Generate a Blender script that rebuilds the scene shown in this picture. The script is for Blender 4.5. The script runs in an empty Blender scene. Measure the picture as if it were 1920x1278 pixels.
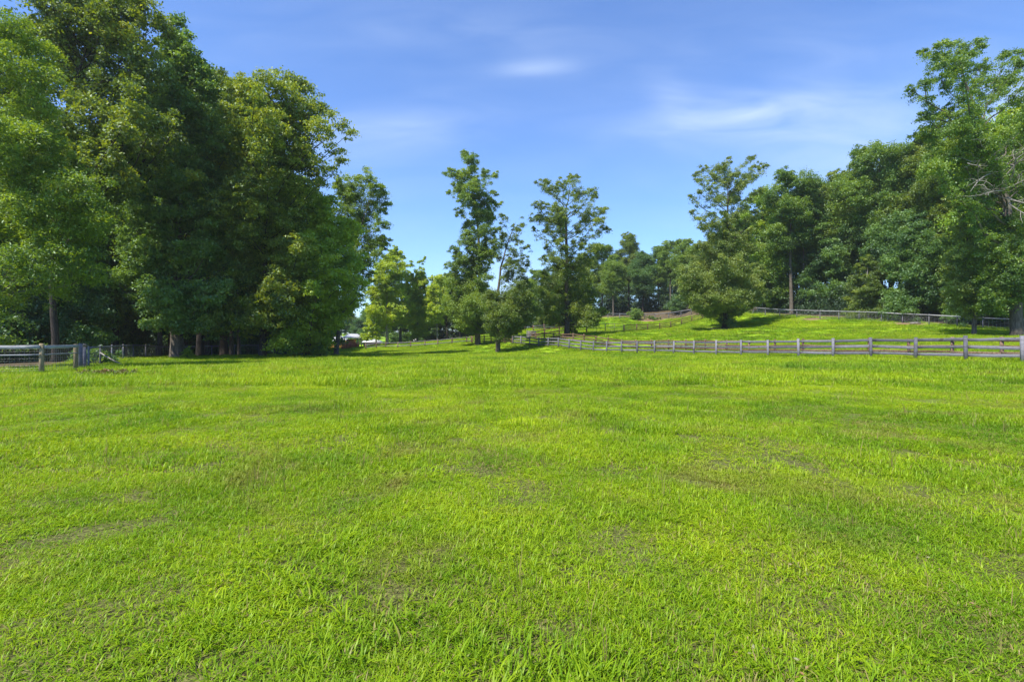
import bpy, math, random
import numpy as np
from mathutils import Vector
SC = bpy.context.scene
COL = SC.collection
R = math.radians
F = 960.0; HY = 628.0; CZ = 1.5      # focal length in photo pixels, horizon row, eye height

# ------------------------------------------------------------ camera
cam = bpy.data.cameras.new("camera"); camo = bpy.data.objects.new("camera", cam); COL.objects.link(camo)
camo.location = (0, 0, CZ); camo.rotation_euler = (R(90), 0, 0)
cam.lens = 18.0; cam.sensor_width = 36.0; cam.shift_y = -11.0/1920
cam.clip_start = 0.05; cam.clip_end = 6000
SC.camera = camo

# ------------------------------------------------------------ light, sky, exposure
SUN_EL = 57.0
SUN_FROM = Vector((-math.cos(R(SUN_EL))*math.cos(R(44)), -math.cos(R(SUN_EL))*math.sin(R(44)), math.sin(R(SUN_EL))))
sun = bpy.data.lights.new("sun", 'SUN'); suno = bpy.data.objects.new("sun", sun); COL.objects.link(suno)
sun.energy = 4.6; sun.angle = R(2.0); sun.color = (1.0, 0.93, 0.80)
suno.rotation_euler = SUN_FROM.to_track_quat('Z', 'Y').to_euler()
SC.view_settings.view_transform = 'Standard'; SC.view_settings.look = 'None'
SC.view_settings.gamma = 1; SC.view_settings.exposure = 0.95
W = bpy.data.worlds.new("World"); SC.world = W; W.use_nodes = True

def build_world():
    nt = W.node_tree; N = nt.nodes; L = nt.links; N.clear()
    out = N.new('ShaderNodeOutputWorld'); bg = N.new('ShaderNodeBackground')
    sky = N.new('ShaderNodeTexSky'); sky.sky_type = 'NISHITA'; sky.sun_disc = False
    sky.sun_elevation = R(SUN_EL)
    sky.sun_rotation = math.atan2(SUN_FROM.x, SUN_FROM.y)
    sky.air_density = 1.0; sky.dust_density = 0.3; sky.ozone_density = 2.0; sky.altitude = 200
    def M(op, a=None, b=None, c=None):
        m = N.new('ShaderNodeMath'); m.operation = op
        for i, v in enumerate((a, b, c)):
            if v is None: continue
            if isinstance(v, (int, float)): m.inputs[i].default_value = v
            else: L.new(v, m.inputs[i])
        return m.outputs[0]
    tc = N.new('ShaderNodeTexCoord'); sep = N.new('ShaderNodeSeparateXYZ'); L.new(tc.outputs['Generated'], sep.inputs[0])
    X, Y, Z = sep.outputs
    Yc = M('MAXIMUM', Y, 0.05)
    u = M('DIVIDE', X, Yc); v = M('DIVIDE', Z, Yc)
    def wisp(px, py, a, b, tilt, s):
        u0, v0 = (px-960)/F, (HY-py)/F
        du = M('SUBTRACT', u, u0); dv = M('SUBTRACT', v, v0)
        ct, st = math.cos(tilt), math.sin(tilt)
        p = M('DIVIDE', M('ADD', M('MULTIPLY', du, ct), M('MULTIPLY', dv, st)), a/F)
        q = M('DIVIDE', M('SUBTRACT', M('MULTIPLY', dv, ct), M('MULTIPLY', du, st)), b/F)
        r2 = M('ADD', M('MULTIPLY', p, p), M('MULTIPLY', q, q))
        return M('MULTIPLY', M('EXPONENT', M('MULTIPLY', r2, -1)), s)
    tot = None
    for w in [(1390, 212, 130, 24, .10, .8), (1500, 225, 260, 60, .08, .40), (1270, 190, 60, 30, -.6, .25),
              (1005, 128, 75, 16, .04, .33), (780, 240, 170, 32, .03, .28), (560, 300, 200, 60, .05, .18),
              (1640, 300, 200, 60, .1, .35), (1895, 200, 60, 60, 0, .6), (850, 60, 200, 40, .0, .15),
              (1450, 110, 300, 40, .05, .12), (960, 540, 80, 60, .0, .5)]:
        o = wisp(*w); tot = o if tot is None else M('ADD', tot, o)
    cv = N.new('ShaderNodeCombineXYZ'); L.new(M('MULTIPLY', u, 2.2), cv.inputs[0]); L.new(M('MULTIPLY', v, 9), cv.inputs[1])
    nz = N.new('ShaderNodeTexNoise'); nz.inputs['Scale'].default_value = 1.6; nz.inputs['Detail'].default_value = 7
    nz.inputs['Distortion'].default_value = .6; L.new(cv.outputs[0], nz.inputs['Vector'])
    nf = M('MULTIPLY_ADD', nz.outputs['Fac'], 2.0, -0.35)
    hazeband = M('MULTIPLY', M('MULTIPLY', nz.outputs['Fac'], nz.outputs['Fac']), .16)
    fac = M('MINIMUM', M('MAXIMUM', M('ADD', M('MULTIPLY', tot, nf), hazeband), 0), .8)
    fac = M('MULTIPLY', fac, M('GREATER_THAN', Y, 0.05))
    tint = N.new('ShaderNodeMix'); tint.data_type = 'RGBA'; tint.blend_type = 'MULTIPLY'; tint.inputs[0].default_value = 1
    L.new(sky.outputs[0], tint.inputs[6]); tint.inputs[7].default_value = SKY_TINT
    mx = N.new('ShaderNodeMix'); mx.data_type = 'RGBA'
    L.new(fac, mx.inputs[0]); L.new(tint.outputs[2], mx.inputs[6]); mx.inputs[7].default_value = CLOUD
    L.new(mx.outputs[2], bg.inputs[0]); bg.inputs[1].default_value = 0.125
    L.new(bg.outputs[0], out.inputs[0])
SKY_TINT = (.60, .785, 1.08, 1); CLOUD = (3.6, 4.3, 5.4, 1)
build_world()

# ------------------------------------------------------------ helpers
def WX(px, d): return (px-960)/F*d
def WZ(py, d): return CZ-(py-HY)*d/F
def tag(o, label=None, cat=None, group=None, kind=None):
    if label: o['label'] = label
    if cat: o['category'] = cat
    if group: o['group'] = group
    if kind: o['kind'] = kind
    return o
def empty(name, loc, rz=0):
    o = bpy.data.objects.new(name, None); COL.objects.link(o); o.location = loc; o.rotation_euler = (0, 0, rz)
    o.empty_display_size = .3
    return o
def link(name, me, parent=None, loc=(0, 0, 0)):
    o = bpy.data.objects.new(name, me); COL.objects.link(o); o.location = loc
    if parent: o.parent = parent
    return o
def mesh_np(name, V, faces_flat, sizes, mats, attrs=None, smooth=False):
    """fast mesh from arrays"""
    me = bpy.data.meshes.new(name)
    V = np.asarray(V, dtype=np.float32); faces_flat = np.asarray(faces_flat, dtype=np.int32)
    sizes = np.asarray(sizes, dtype=np.int32)
    me.vertices.add(len(V)); me.vertices.foreach_set('co', V.ravel())
    me.loops.add(len(faces_flat)); me.loops.foreach_set('vertex_index', faces_flat)
    me.polygons.add(len(sizes))
    st = np.concatenate([[0], np.cumsum(sizes)[:-1]]).astype(np.int32)
    me.polygons.foreach_set('loop_start', st); me.polygons.foreach_set('loop_total', sizes)
    if smooth: me.polygons.foreach_set('use_smooth', np.ones(len(sizes), dtype=bool))
    for m in mats: me.materials.append(m)
    for k, a in (attrs or {}).items():
        at = me.attributes.new(k, 'FLOAT', 'POINT'); at.data.foreach_set('value', np.asarray(a, dtype=np.float32))
    me.update(calc_edges=True); me.validate()
    return me
class MB:
    """collects boxes, tubes, prisms into one mesh"""
    def __init__(s): s.V = []; s.F = []; s.S = []; s.n = 0
    def add(s, V, faces):
        s.V.append(np.asarray(V, float))
        for f in faces: s.F.extend([i+s.n for i in f]); s.S.append(len(f))
        s.n += len(V)
    def beam(s, a, b, w, h, up=(0, 0, 1), jitter=0, rng=None):
        """rectangular bar from a to b, w across, h along up, chamfered"""
        a = np.array(a, float); b = np.array(b, float); d = b-a; d /= np.linalg.norm(d)
        up = np.array(up, float); sd = np.cross(d, up); sd /= np.linalg.norm(sd); u = np.cross(sd, d)
        c = min(w, h)*.12
        prof = [(-w/2+c, -h/2), (w/2-c, -h/2), (w/2, -h/2+c), (w/2, h/2-c), (w/2-c, h/2), (-w/2+c, h/2), (-w/2, h/2-c), (-w/2, -h/2+c)]
        V = []
        segs = 4 if jitter else 1
        for k in range(segs+1):
            t = k/segs; p = a+(b-a)*t
            if jitter: p = p+u*rng.uniform(-jitter, jitter)+sd*rng.uniform(-jitter, jitter)*.5
            for (x, y) in prof: V.append(p+sd*x+u*y)
        Fs = [tuple(range(7, -1, -1)), tuple(range(segs*8, segs*8+8))]
        for k in range(segs):
            for i in range(8):
                j = (i+1) % 8; Fs.append((k*8+i, k*8+j, k*8+8+j, k*8+8+i))
        s.add(V, Fs); return s
    def tube(s, pts, rad, n=6, cap=True):
        pts = np.asarray(pts, float); rad = np.asarray(rad, float)*np.ones(len(pts))
        T = np.gradient(pts, axis=0); T /= (np.linalg.norm(T, axis=1)[:, None]+1e-9)
        ref = np.array([0.31, 0.95, 0.05]) if abs(T[0][2]) > .7 else np.array([0, 0, 1.0])
        A = np.cross(T, ref); A /= (np.linalg.norm(A, axis=1)[:, None]+1e-9); B = np.cross(T, A)
        ang = np.arange(n)*2*math.pi/n
        V = pts[:, None, :]+rad[:, None, None]*(np.cos(ang)[None, :, None]*A[:, None, :]+np.sin(ang)[None, :, None]*B[:, None, :])
        m = len(pts); V = V.reshape(-1, 3)
        i = np.arange(m-1)[:, None]*n; j = np.arange(n)[None, :]; j2 = (j+1) % n
        q = np.stack([i+j, i+j2, i+n+j2, i+n+j], -1).reshape(-1, 4)+s.n
        s.V.append(V); s.F.extend(q.ravel().tolist()); s.S.extend([4]*len(q))
        if cap:
            s.F.extend([s.n+k for k in range(n-1, -1, -1)]); s.S.append(n)
            s.F.extend([s.n+(m-1)*n+k for k in range(n)]); s.S.append(n)
        s.n += len(V); return s
    def build(s, name, mats, parent=None, smooth=False, loc=(0, 0, 0)):
        if not isinstance(mats, (list, tuple)): mats = [mats]
        me = mesh_np(name, np.concatenate(s.V), s.F, s.S, mats, smooth=smooth)
        return link(name, me, parent, loc)
    def mesh(s, name, mats, smooth=False):
        if not isinstance(mats, (list, tuple)): mats = [mats]
        return mesh_np(name, np.concatenate(s.V), s.F, s.S, mats, smooth=smooth)

# ------------------------------------------------------------ terrain
CP = [(1918, 681, 23), (1811, 678, 25.3), (1633, 673, 30), (1440, 668.6, 36), (1263, 664.5, 45), (1166, 662, 52), (1066, 656, 60),
      (1010, 652, 67), (962, 646, 73), (908, 644, 81), (885, 643.7, 85), (848, 645.5, 88), (797, 649.5, 92), (745, 652.5, 96), (686, 655.5, 100),
      (1879, 672, 26), (1405, 666, 40), (1165, 656.8, 56), (1056, 644.5, 64), (1005, 638, 72),
      (1063, 633.6, 70), (1135, 622.5, 78), (1048, 627, 77), (1214, 620, 84), (1257, 615.5, 88), (1297, 604.5, 90), (1317, 599, 91), (1340, 593, 91), (1390, 588, 88),
      (1360, 615, 68), (1435, 591, 82), (1537, 597.7, 70), (1652, 602.3, 64), (1741, 608, 60), (1895, 618.5, 52),
      (1600, 636, 44), (1450, 633, 52), (1250, 634, 60), (1905, 631, 43),
      (1162, 597, 115), (1250, 599, 112), (78, 702, 21), (142, 693, 23.5), (331, 672, 42), (493, 670, 43), (575, 668, 46),
      (751, 643, 106), (725, 645, 103), (820, 639, 106), (960, 625.5, 100), (985, 624, 100), (660, 652, 115), (250, 671, 42), (567, 663, 60), (310, 671, 50)]
PW = [(WX(a, d), d, WZ(b, d)) for a, b, d in CP]
PW += [(60, 90, 6), (45, 115, 8), (100, 60, 4), (100, 20, 2), (20, 145, 7), (-60, 60, -2), (-60, 20, -1), (0, 0, 0), (8, 5, 0), (-8, 5, 0), (14, 13, .05), (-14, 13, -.02),
       (0, 20, -.03), (0, 30, -.12), (0, 42, -.32), (-15, 38, -.42), (-30, 140, -2.2), (0, 150, 2.5), (-80, 120, -2.5), (-22, 30, -.3),
       (-60, -60, 0), (60, -60, 0), (0, -60, 0), (0, 260, 4), (-200, 200, 0), (200, 200, 8), (200, -50, 2), (-200, -50, 0), (0, 600, 5), (600, 600, 8), (-600, 600, 2), (600, -100, 3), (-600, -100, 0)]
PW = np.array(PW, float)
def _tps(r2): return np.where(r2 > 1e-9, r2*np.log(r2+1e-12)*.5, 0)
def _solve():
    n = len(PW); P = PW[:, :2]/50
    K = _tps(((P[:, None]-P[None])**2).sum(-1))+np.eye(n)*.004
    Q = np.hstack([np.ones((n, 1)), P]); A = np.zeros((n+3, n+3)); A[:n, :n] = K; A[:n, n:] = Q; A[n:, :n] = Q.T
    return np.linalg.solve(A, np.concatenate([PW[:, 2], np.zeros(3)]))
TW = _solve()
def zg_arr(x, y):
    x = np.asarray(x, float); y = np.asarray(y, float); sh = x.shape; x = x.ravel(); y = y.ravel(); out = np.zeros(len(x))
    P = PW[:, :2]/50
    for i in range(0, len(x), 20000):
        q = np.stack([x[i:i+20000], y[i:i+20000]], -1)/50
        K = _tps(((q[:, None]-P[None])**2).sum(-1))
        out[i:i+20000] = K@TW[:len(P)]+TW[len(P)]+q@TW[len(P)+1:]
    out = np.clip(out, -6, 14)
    out += .018*np.sin(x*1.3+np.sin(y*.9))*np.cos(y*1.1+.7*np.sin(x*.6))+.012*np.sin(x*3.1+y*2.3)
    return out.reshape(sh)
def zg(x, y): return float(zg_arr(np.array([x]), np.array([y]))[0])

# polygons (x,y) where woods stand: forest floor instead of turf
def poly_px(L): return np.array([(WX(a, d), d) for a, d in L])
WOOD_L = np.array([(-24, 27), (-33, 40), (-29, 46), (-18, 47.5), (-17.5, 60), (-24, 62), (-30, 90), (-60, 130), (-200, 130), (-200, -10), (-27, -10), (-25, 17)])
WOOD_R = np.array([(62, 40), (55, 52), (52, 57), (49, 64), (47, 68), (44, 73), (42, 82), (44, 93), (38, 108), (22, 121), (10, 118), (0, 110), (-8, 114), (-20, 112), (-30, 170), (120, 300), (300, 100), (200, 0), (90, 0)])
def inside(poly, x, y):
    x = np.asarray(x); y = np.asarray(y); r = np.zeros(x.shape, bool); n = len(poly)
    for i in range(n):
        x1, y1 = poly[i]; x2, y2 = poly[(i+1) % n]
        c = ((y1 > y) != (y2 > y)) & (x < (x2-x1)*(y-y1)/(y2-y1+1e-12)+x1); r ^= c
    return r
def dist_poly(poly, x, y):
    best = np.full(np.shape(x), 1e9); n = len(poly)
    for i in range(n):
        a = poly[i]; b = poly[(i+1) % n]; ab = b-a
        t = np.clip(((x-a[0])*ab[0]+(y-a[1])*ab[1])/(ab@ab), 0, 1)
        best = np.minimum(best, np.hypot(x-a[0]-t*ab[0], y-a[1]-t*ab[1]))
    return best
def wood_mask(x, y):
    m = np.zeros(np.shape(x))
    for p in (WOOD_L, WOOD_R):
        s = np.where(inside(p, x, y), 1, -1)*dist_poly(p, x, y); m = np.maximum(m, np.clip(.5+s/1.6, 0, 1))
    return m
MULCH = [(WX(331, 42), 42, 1.9), (WX(1360, 68), 68.5, 3.0), (WX(896, 79), 79, 1.3), (WX(1215, 113), 112, 3.5), (WX(152, 25), 25, 1.1), (WX(1520, 71), 70.5, 2.0), (WX(1700, 61), 60.8, 2.0)]
def mulch_mask(x, y):
    m = np.zeros(np.shape(x))
    for a, b, r in MULCH:
        q = np.hypot(x-a, (y-b))/r; m = np.maximum(m, np.clip(1.4-q, 0, 1))
    return m

# ------------------------------------------------------------ material helpers
def new_mat(name):
    m = bpy.data.materials.new(name); m.use_nodes = True; m.node_tree.nodes.clear(); return m, m.node_tree.nodes, m.node_tree.links
def noise(N, L, scale, detail=4, vec=None, dist=0, rough=.55):
    n = N.new('ShaderNodeTexNoise'); n.inputs['Scale'].default_value = scale; n.inputs['Detail'].default_value = detail
    n.inputs['Distortion'].default_value = dist; n.inputs['Roughness'].default_value = rough
    if vec is not None: L.new(vec, n.inputs['Vector'])
    return n.outputs['Fac']
def ramp(N, L, fac, stops):
    r = N.new('ShaderNodeValToRGB'); e = r.color_ramp.elements
    while len(e) > 1: e.remove(e[-1])
    e[0].position = stops[0][0]; e[0].color = (*stops[0][1], 1)
    for p, c in stops[1:]:
        q = e.new(p); q.color = (*c, 1)
    L.new(fac, r.inputs[0]); return r.outputs[0]
def mapr(N, L, fac, a, b, c=0, d=1):
    m = N.new('ShaderNodeMapRange'); L.new(fac, m.inputs[0])
    for i, v in enumerate((a, b, c, d)): m.inputs[i+1].default_value = v
    return m.outputs[0]
def mixc(N, L, fac, a, b, mode='MIX'):
    m = N.new('ShaderNodeMix'); m.data_type = 'RGBA'; m.blend_type = mode
    if isinstance(fac, (int, float)): m.inputs[0].default_value = fac
    else: L.new(fac, m.inputs[0])
    for i, v in ((6, a), (7, b)):
        if isinstance(v, tuple): m.inputs[i].default_value = (*v, 1)
        else: L.new(v, m.inputs[i])
    return m.outputs[2]
def math_(N, L, op, a, b):
    m = N.new('ShaderNodeMath'); m.operation = op
    for i, v in enumerate((a, b)):
        if isinstance(v, (int, float)): m.inputs[i].default_value = v
        else: L.new(v, m.inputs[i])
    return m.outputs[0]
def attr(N, name):
    a = N.new('ShaderNodeAttribute'); a.attribute_name = name; return a.outputs['Fac']

GRASS_LO = (0.120, 0.255, 0.010); GRASS_HI = (0.31, 0.44, 0.014); GRASS_DULL = (0.22, 0.23, 0.02)
def turf_color(N, L, pos):
    """broad colour patches of the turf, in world space: fresh green, yellow green, straw-brown"""
    big = noise(N, L, .16, 5, pos, .4); mid = noise(N, L, .9, 5, pos, .3)
    f = math_(N, L, 'ADD', math_(N, L, 'MULTIPLY', big, .55), math_(N, L, 'MULTIPLY', mid, .45))
    c = ramp(N, L, f, [(.38, GRASS_LO), (.50, (0.23, 0.37, 0.010)), (.60, GRASS_HI)])
    dull = noise(N, L, .6, 7, pos, .8, .65)
    return c, mapr(N, L, dull, .53, .70)

def mat_ground():
    m, N, L = new_mat("ground_soil_and_turf")
    out = N.new('ShaderNodeOutputMaterial'); b = N.new('ShaderNodeBsdfPrincipled'); b.inputs['Roughness'].default_value = .95
    b.inputs['Specular IOR Level'].default_value = .15
    g = N.new('ShaderNodeNewGeometry'); pos = g.outputs['Position']
    c, dull = turf_color(N, L, pos)
    c = mixc(N, L, math_(N, L, 'MULTIPLY', dull, .4), c, GRASS_DULL)
    fine = noise(N, L, 26, 6, pos, 0, .7)
    c = mixc(N, L, .55, c, ramp(N, L, fine, [(.3, (.25, .25, .2)), (.5, (.8, .8, .8)), (.7, (1.3, 1.3, 1.1))]), 'MULTIPLY')
    soil = ramp(N, L, noise(N, L, 38, 8, pos, .5, .75), [(.35, (.02, .018, .010)), (.48, (.075, .075, .025)), (.56, (.13, .15, .035)), (.66, (.24, .20, .10))])
    c = mixc(N, L, attr(N, 'near'), c, soil)
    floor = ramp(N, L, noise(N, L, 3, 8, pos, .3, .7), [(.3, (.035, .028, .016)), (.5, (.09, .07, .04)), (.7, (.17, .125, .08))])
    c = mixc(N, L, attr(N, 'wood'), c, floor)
    mul = ramp(N, L, noise(N, L, 6, 8, pos, .3, .8), [(.3, (.08, .05, .03)), (.5, (.20, .13, .08)), (.7, (.33, .24, .16))])
    mf = mapr(N, L, math_(N, L, 'MULTIPLY', attr(N, 'mulch'), math_(N, L, 'ADD', noise(N, L, 1.6, 5, pos), .35)), .25, .6)
    c = mixc(N, L, mf, c, mul)
    L.new(c, b.inputs['Base Color'])
    bp = N.new('ShaderNodeBump'); bp.inputs['Strength'].default_value = .7; bp.inputs['Distance'].default_value = .03
    L.new(fine, bp.inputs['Height']); L.new(bp.outputs[0], b.inputs['Normal']); L.new(b.outputs[0], out.inputs[0])
    return m

def mat_blade():
    m, N, L = new_mat("grass_blade")
    out = N.new('ShaderNodeOutputMaterial')
    g = N.new('ShaderNodeNewGeometry'); pos = g.outputs['Position']
    c, dull = turf_color(N, L, pos)
    t = attr(N, 'tone'); dry = attr(N, 'dry'); h = attr(N, 'hgt')
    c = mixc(N, L, 1.0, c, ramp(N, L, t, [(0, (.55, .72, .8)), (.5, (1, 1, 1)), (1, (1.45, 1.22, 1.2))]), 'MULTIPLY')
    c = mixc(N, L, math_(N, L, 'MULTIPLY', dull, .7), c, (.24, .22, .06))
    c = mixc(N, L, dry, c, (.34, .25, .12))
    d = N.new('ShaderNodeBsdfDiffuse'); tr = N.new('ShaderNodeBsdfTranslucent'); gl = N.new('ShaderNodeBsdfGlossy'); gl.inputs['Roughness'].default_value = .45
    gl.inputs['Color'].default_value = (.8, .9, .7, 1)
    L.new(c, d.inputs[0]); L.new(mixc(N, L, 1.0, c, (1.25, 1.1, .7), 'MULTIPLY'), tr.inputs[0])
    m1 = N.new('ShaderNodeMixShader'); m1.inputs[0].default_value = .42; L.new(d.outputs[0], m1.inputs[1]); L.new(tr.outputs[0], m1.inputs[2])
    m2 = N.new('ShaderNodeMixShader'); m2.inputs[0].default_value = .015; L.new(m1.outputs[0], m2.inputs[1]); L.new(gl.outputs[0], m2.inputs[2])
    L.new(m2.outputs[0], out.inputs[0]); return m

def mat_leaf(name, dark, mid, light, transl=.38):
    m, N, L = new_mat(name)
    out = N.new('ShaderNodeOutputMaterial')
    oi = N.new('ShaderNodeObjectInfo')
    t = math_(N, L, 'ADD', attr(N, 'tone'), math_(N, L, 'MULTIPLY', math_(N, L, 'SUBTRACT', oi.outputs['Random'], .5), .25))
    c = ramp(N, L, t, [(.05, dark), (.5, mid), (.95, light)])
    d = N.new('ShaderNodeBsdfDiffuse'); tr = N.new('ShaderNodeBsdfTranslucent'); gl = N.new('ShaderNodeBsdfGlossy'); gl.inputs['Roughness'].default_value = .55
    gl.inputs['Color'].default_value = (.85, .95, 1, 1)
    L.new(c, d.inputs[0]); L.new(mixc(N, L, 1.0, c, (1.5, 1.25, .5), 'MULTIPLY'), tr.inputs[0])
    m1 = N.new('ShaderNodeMixShader'); m1.inputs[0].default_value = transl; L.new(d.outputs[0], m1.inputs[1]); L.new(tr.outputs[0], m1.inputs[2])
    m2 = N.new('ShaderNodeMixShader'); m2.inputs[0].default_value = .05; L.new(m1.outputs[0], m2.inputs[1]); L.new(gl.outputs[0], m2.inputs[2])
    L.new(m2.outputs[0], out.inputs[0]); return m

def mat_bark(name, a, b, c):
    m, N, L = new_mat(name)
    out = N.new('ShaderNodeOutputMaterial'); p = N.new('ShaderNodeBsdfPrincipled'); p.inputs['Roughness'].default_value = .9
    p.inputs['Specular IOR Level'].default_value = .2
    tc = N.new('ShaderNodeTexCoord'); mp = N.new('ShaderNodeMapping'); mp.inputs['Scale'].default_value = (6, 6, 1.1); L.new(tc.outputs['Object'], mp.inputs[0])
    n = noise(N, L, 2.2, 8, mp.outputs[0], .4, .7); n2 = noise(N, L, .7, 4, tc.outputs['Object'])
    col = ramp(N, L, n, [(.3, a), (.5, b), (.72, c)])
    col = mixc(N, L, mapr(N, L, n2, .55, .7, 0, .45), col, (c[0]*1.15, c[1]*1.2, c[2]*1.05))
    L.new(col, p.inputs['Base Color'])
    bp = N.new('ShaderNodeBump'); bp.inputs['Strength'].default_value = .9; bp.inputs['Distance'].default_value = .05
    L.new(n, bp.inputs['Height']); L.new(bp.outputs[0], p.inputs['Normal']); L.new(p.outputs[0], out.inputs[0]); return m

def mat_wood(name, a, b, c, axis_scale=(1, 1, 1), knots=True):
    m, N, L = new_mat(name)
    out = N.new('ShaderNodeOutputMaterial'); p = N.new('ShaderNodeBsdfPrincipled'); p.inputs['Roughness'].default_value = .85
    p.inputs['Specular IOR Level'].default_value = .25
    g = N.new('ShaderNodeNewGeometry'); mp = N.new('ShaderNodeMapping'); mp.inputs['Scale'].default_value = axis_scale; L.new(g.outputs['Position'], mp.inputs[0])
    n = noise(N, L, 4, 8, mp.outputs[0], .5, .7); oi = N.new('ShaderNodeObjectInfo')
    f = math_(N, L, 'ADD', n, math_(N, L, 'MULTIPLY', math_(N, L, 'SUBTRACT', oi.outputs['Random'], .5), .22))
    col = ramp(N, L, f, [(.3, a), (.5, b), (.7, c)])
    if knots:
        k = noise(N, L, 1.7, 2, g.outputs['Position'], .2)
        col = mixc(N, L, mapr(N, L, k, .66, .70, 0, .7), col, (.05, .035, .03))
    L.new(col, p.inputs['Base Color'])
    bp = N.new('ShaderNodeBump'); bp.inputs['Strength'].default_value = .6; bp.inputs['Distance'].default_value = .01
    L.new(n, bp.inputs['Height']); L.new(bp.outputs[0], p.inputs['Normal']); L.new(p.outputs[0], out.inputs[0]); return m
def mat_plain(name, a, b, rough=.6, metal=0, scale=3):
    m, N, L = new_mat(name)
    out = N.new('ShaderNodeOutputMaterial'); p = N.new('ShaderNodeBsdfPrincipled'); p.inputs['Roughness'].default_value = rough; p.inputs['Metallic'].default_value = metal
    tc = N.new('ShaderNodeTexCoord')
    L.new(ramp(N, L, noise(N, L, scale, 6, tc.outputs['Object'], .2, .65), [(.35, a), (.65, b)]), p.inputs['Base Color']); L.new(p.outputs[0], out.inputs[0]); return m

GROUND = mat_ground(); BLADE = mat_blade()
LEAF = {
 'teal':   mat_leaf('leaf_deep_green', (.036, .10, .024), (.088, .195, .036), (.17, .30, .04), .48),
 'mid':    mat_leaf('leaf_mid_green', (.054, .125, .012), (.130, .24, .018), (.25, .37, .022), .48),
 'olive':  mat_leaf('leaf_olive', (.06, .108, .010), (.14, .225, .014), (.27, .35, .022), .48),
 'bright': mat_leaf('leaf_bright_green', (.10, .21, .010), (.22, .37, .014), (.38, .50, .02), .5),
 'yellow': mat_leaf('leaf_yellow_green', (.14, .26, .010), (.28, .43, .014), (.42, .54, .03), .5),
 'pale':   mat_leaf('leaf_pale_green', (.075, .13, .018), (.160, .24, .030), (.29, .37, .055), .42),
}
LEAF['under'] = mat_leaf('leaf_undergrowth_shaded', (.014, .04, .014), (.032, .078, .022), (.06, .12, .03), .35)  # leaf green darkened to put the shade at the wood foot into its colour
LEAF['rust'] = mat_leaf('leaf_rust', (.07, .12, .01), (.15, .13, .02), (.24, .12, .04), .2)
BARK = mat_bark('bark_brown_grey', (.035, .028, .022), (.10, .085, .07), (.20, .175, .15))
BARK_DARK = mat_bark('bark_dark', (.016, .013, .012), (.04, .034, .03), (.085, .075, .065))
BARK_PALE = mat_bark('bark_pale_grey', (.10, .09, .085), (.22, .205, .19), (.36, .34, .32))
WOOD_GREY = mat_wood('weathered_grey_board', (.06, .06, .075), (.13, .13, .155), (.24, .235, .27), (1.2, 1.2, 9))
WOOD_BROWN = mat_wood('weathered_brown_wood', (.06, .035, .024), (.14, .085, .055), (.24, .17, .12), (4, 4, 2))
WOOD_TAN = mat_wood('treated_round_post', (.12, .09, .05), (.24, .19, .11), (.36, .30, .20), (6, 6, 1.2), False)
WOOD_PALE = mat_wood('bleached_top_rail', (.16, .16, .17), (.27, .27, .29), (.40, .40, .42), (1, 1, 6), False)
WIRE = mat_plain('galvanised_wire', (.25, .26, .27), (.42, .43, .44), .45, .6)

# ------------------------------------------------------------ ground sheet
def axis(a, lo, hi, n):
    t = np.linspace(np.arcsinh(lo/a), np.arcsinh(hi/a), n); return a*np.sinh(t)
def build_ground():
    xs = axis(28, -2500, 2500, 360); ys = axis(28, -250, 4500, 400)
    X, Y = np.meshgrid(xs, ys); Z = zg_arr(X, Y)
    V = np.stack([X.ravel(), Y.ravel(), Z.ravel()], -1); nx, ny = len(xs), len(ys)
    i = np.arange(ny-1)[:, None]*nx+np.arange(nx-1)[None, :]
    q = np.stack([i, i+1, i+nx+1, i+nx], -1).reshape(-1, 4)
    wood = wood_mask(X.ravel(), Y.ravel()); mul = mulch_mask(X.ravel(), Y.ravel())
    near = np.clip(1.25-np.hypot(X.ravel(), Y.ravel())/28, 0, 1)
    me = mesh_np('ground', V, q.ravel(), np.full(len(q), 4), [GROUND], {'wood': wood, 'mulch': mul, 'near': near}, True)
    tag(link('ground', me), 'gently rolling green pasture ground rising to a hill on the right', None, None, 'structure')
build_ground()

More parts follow.
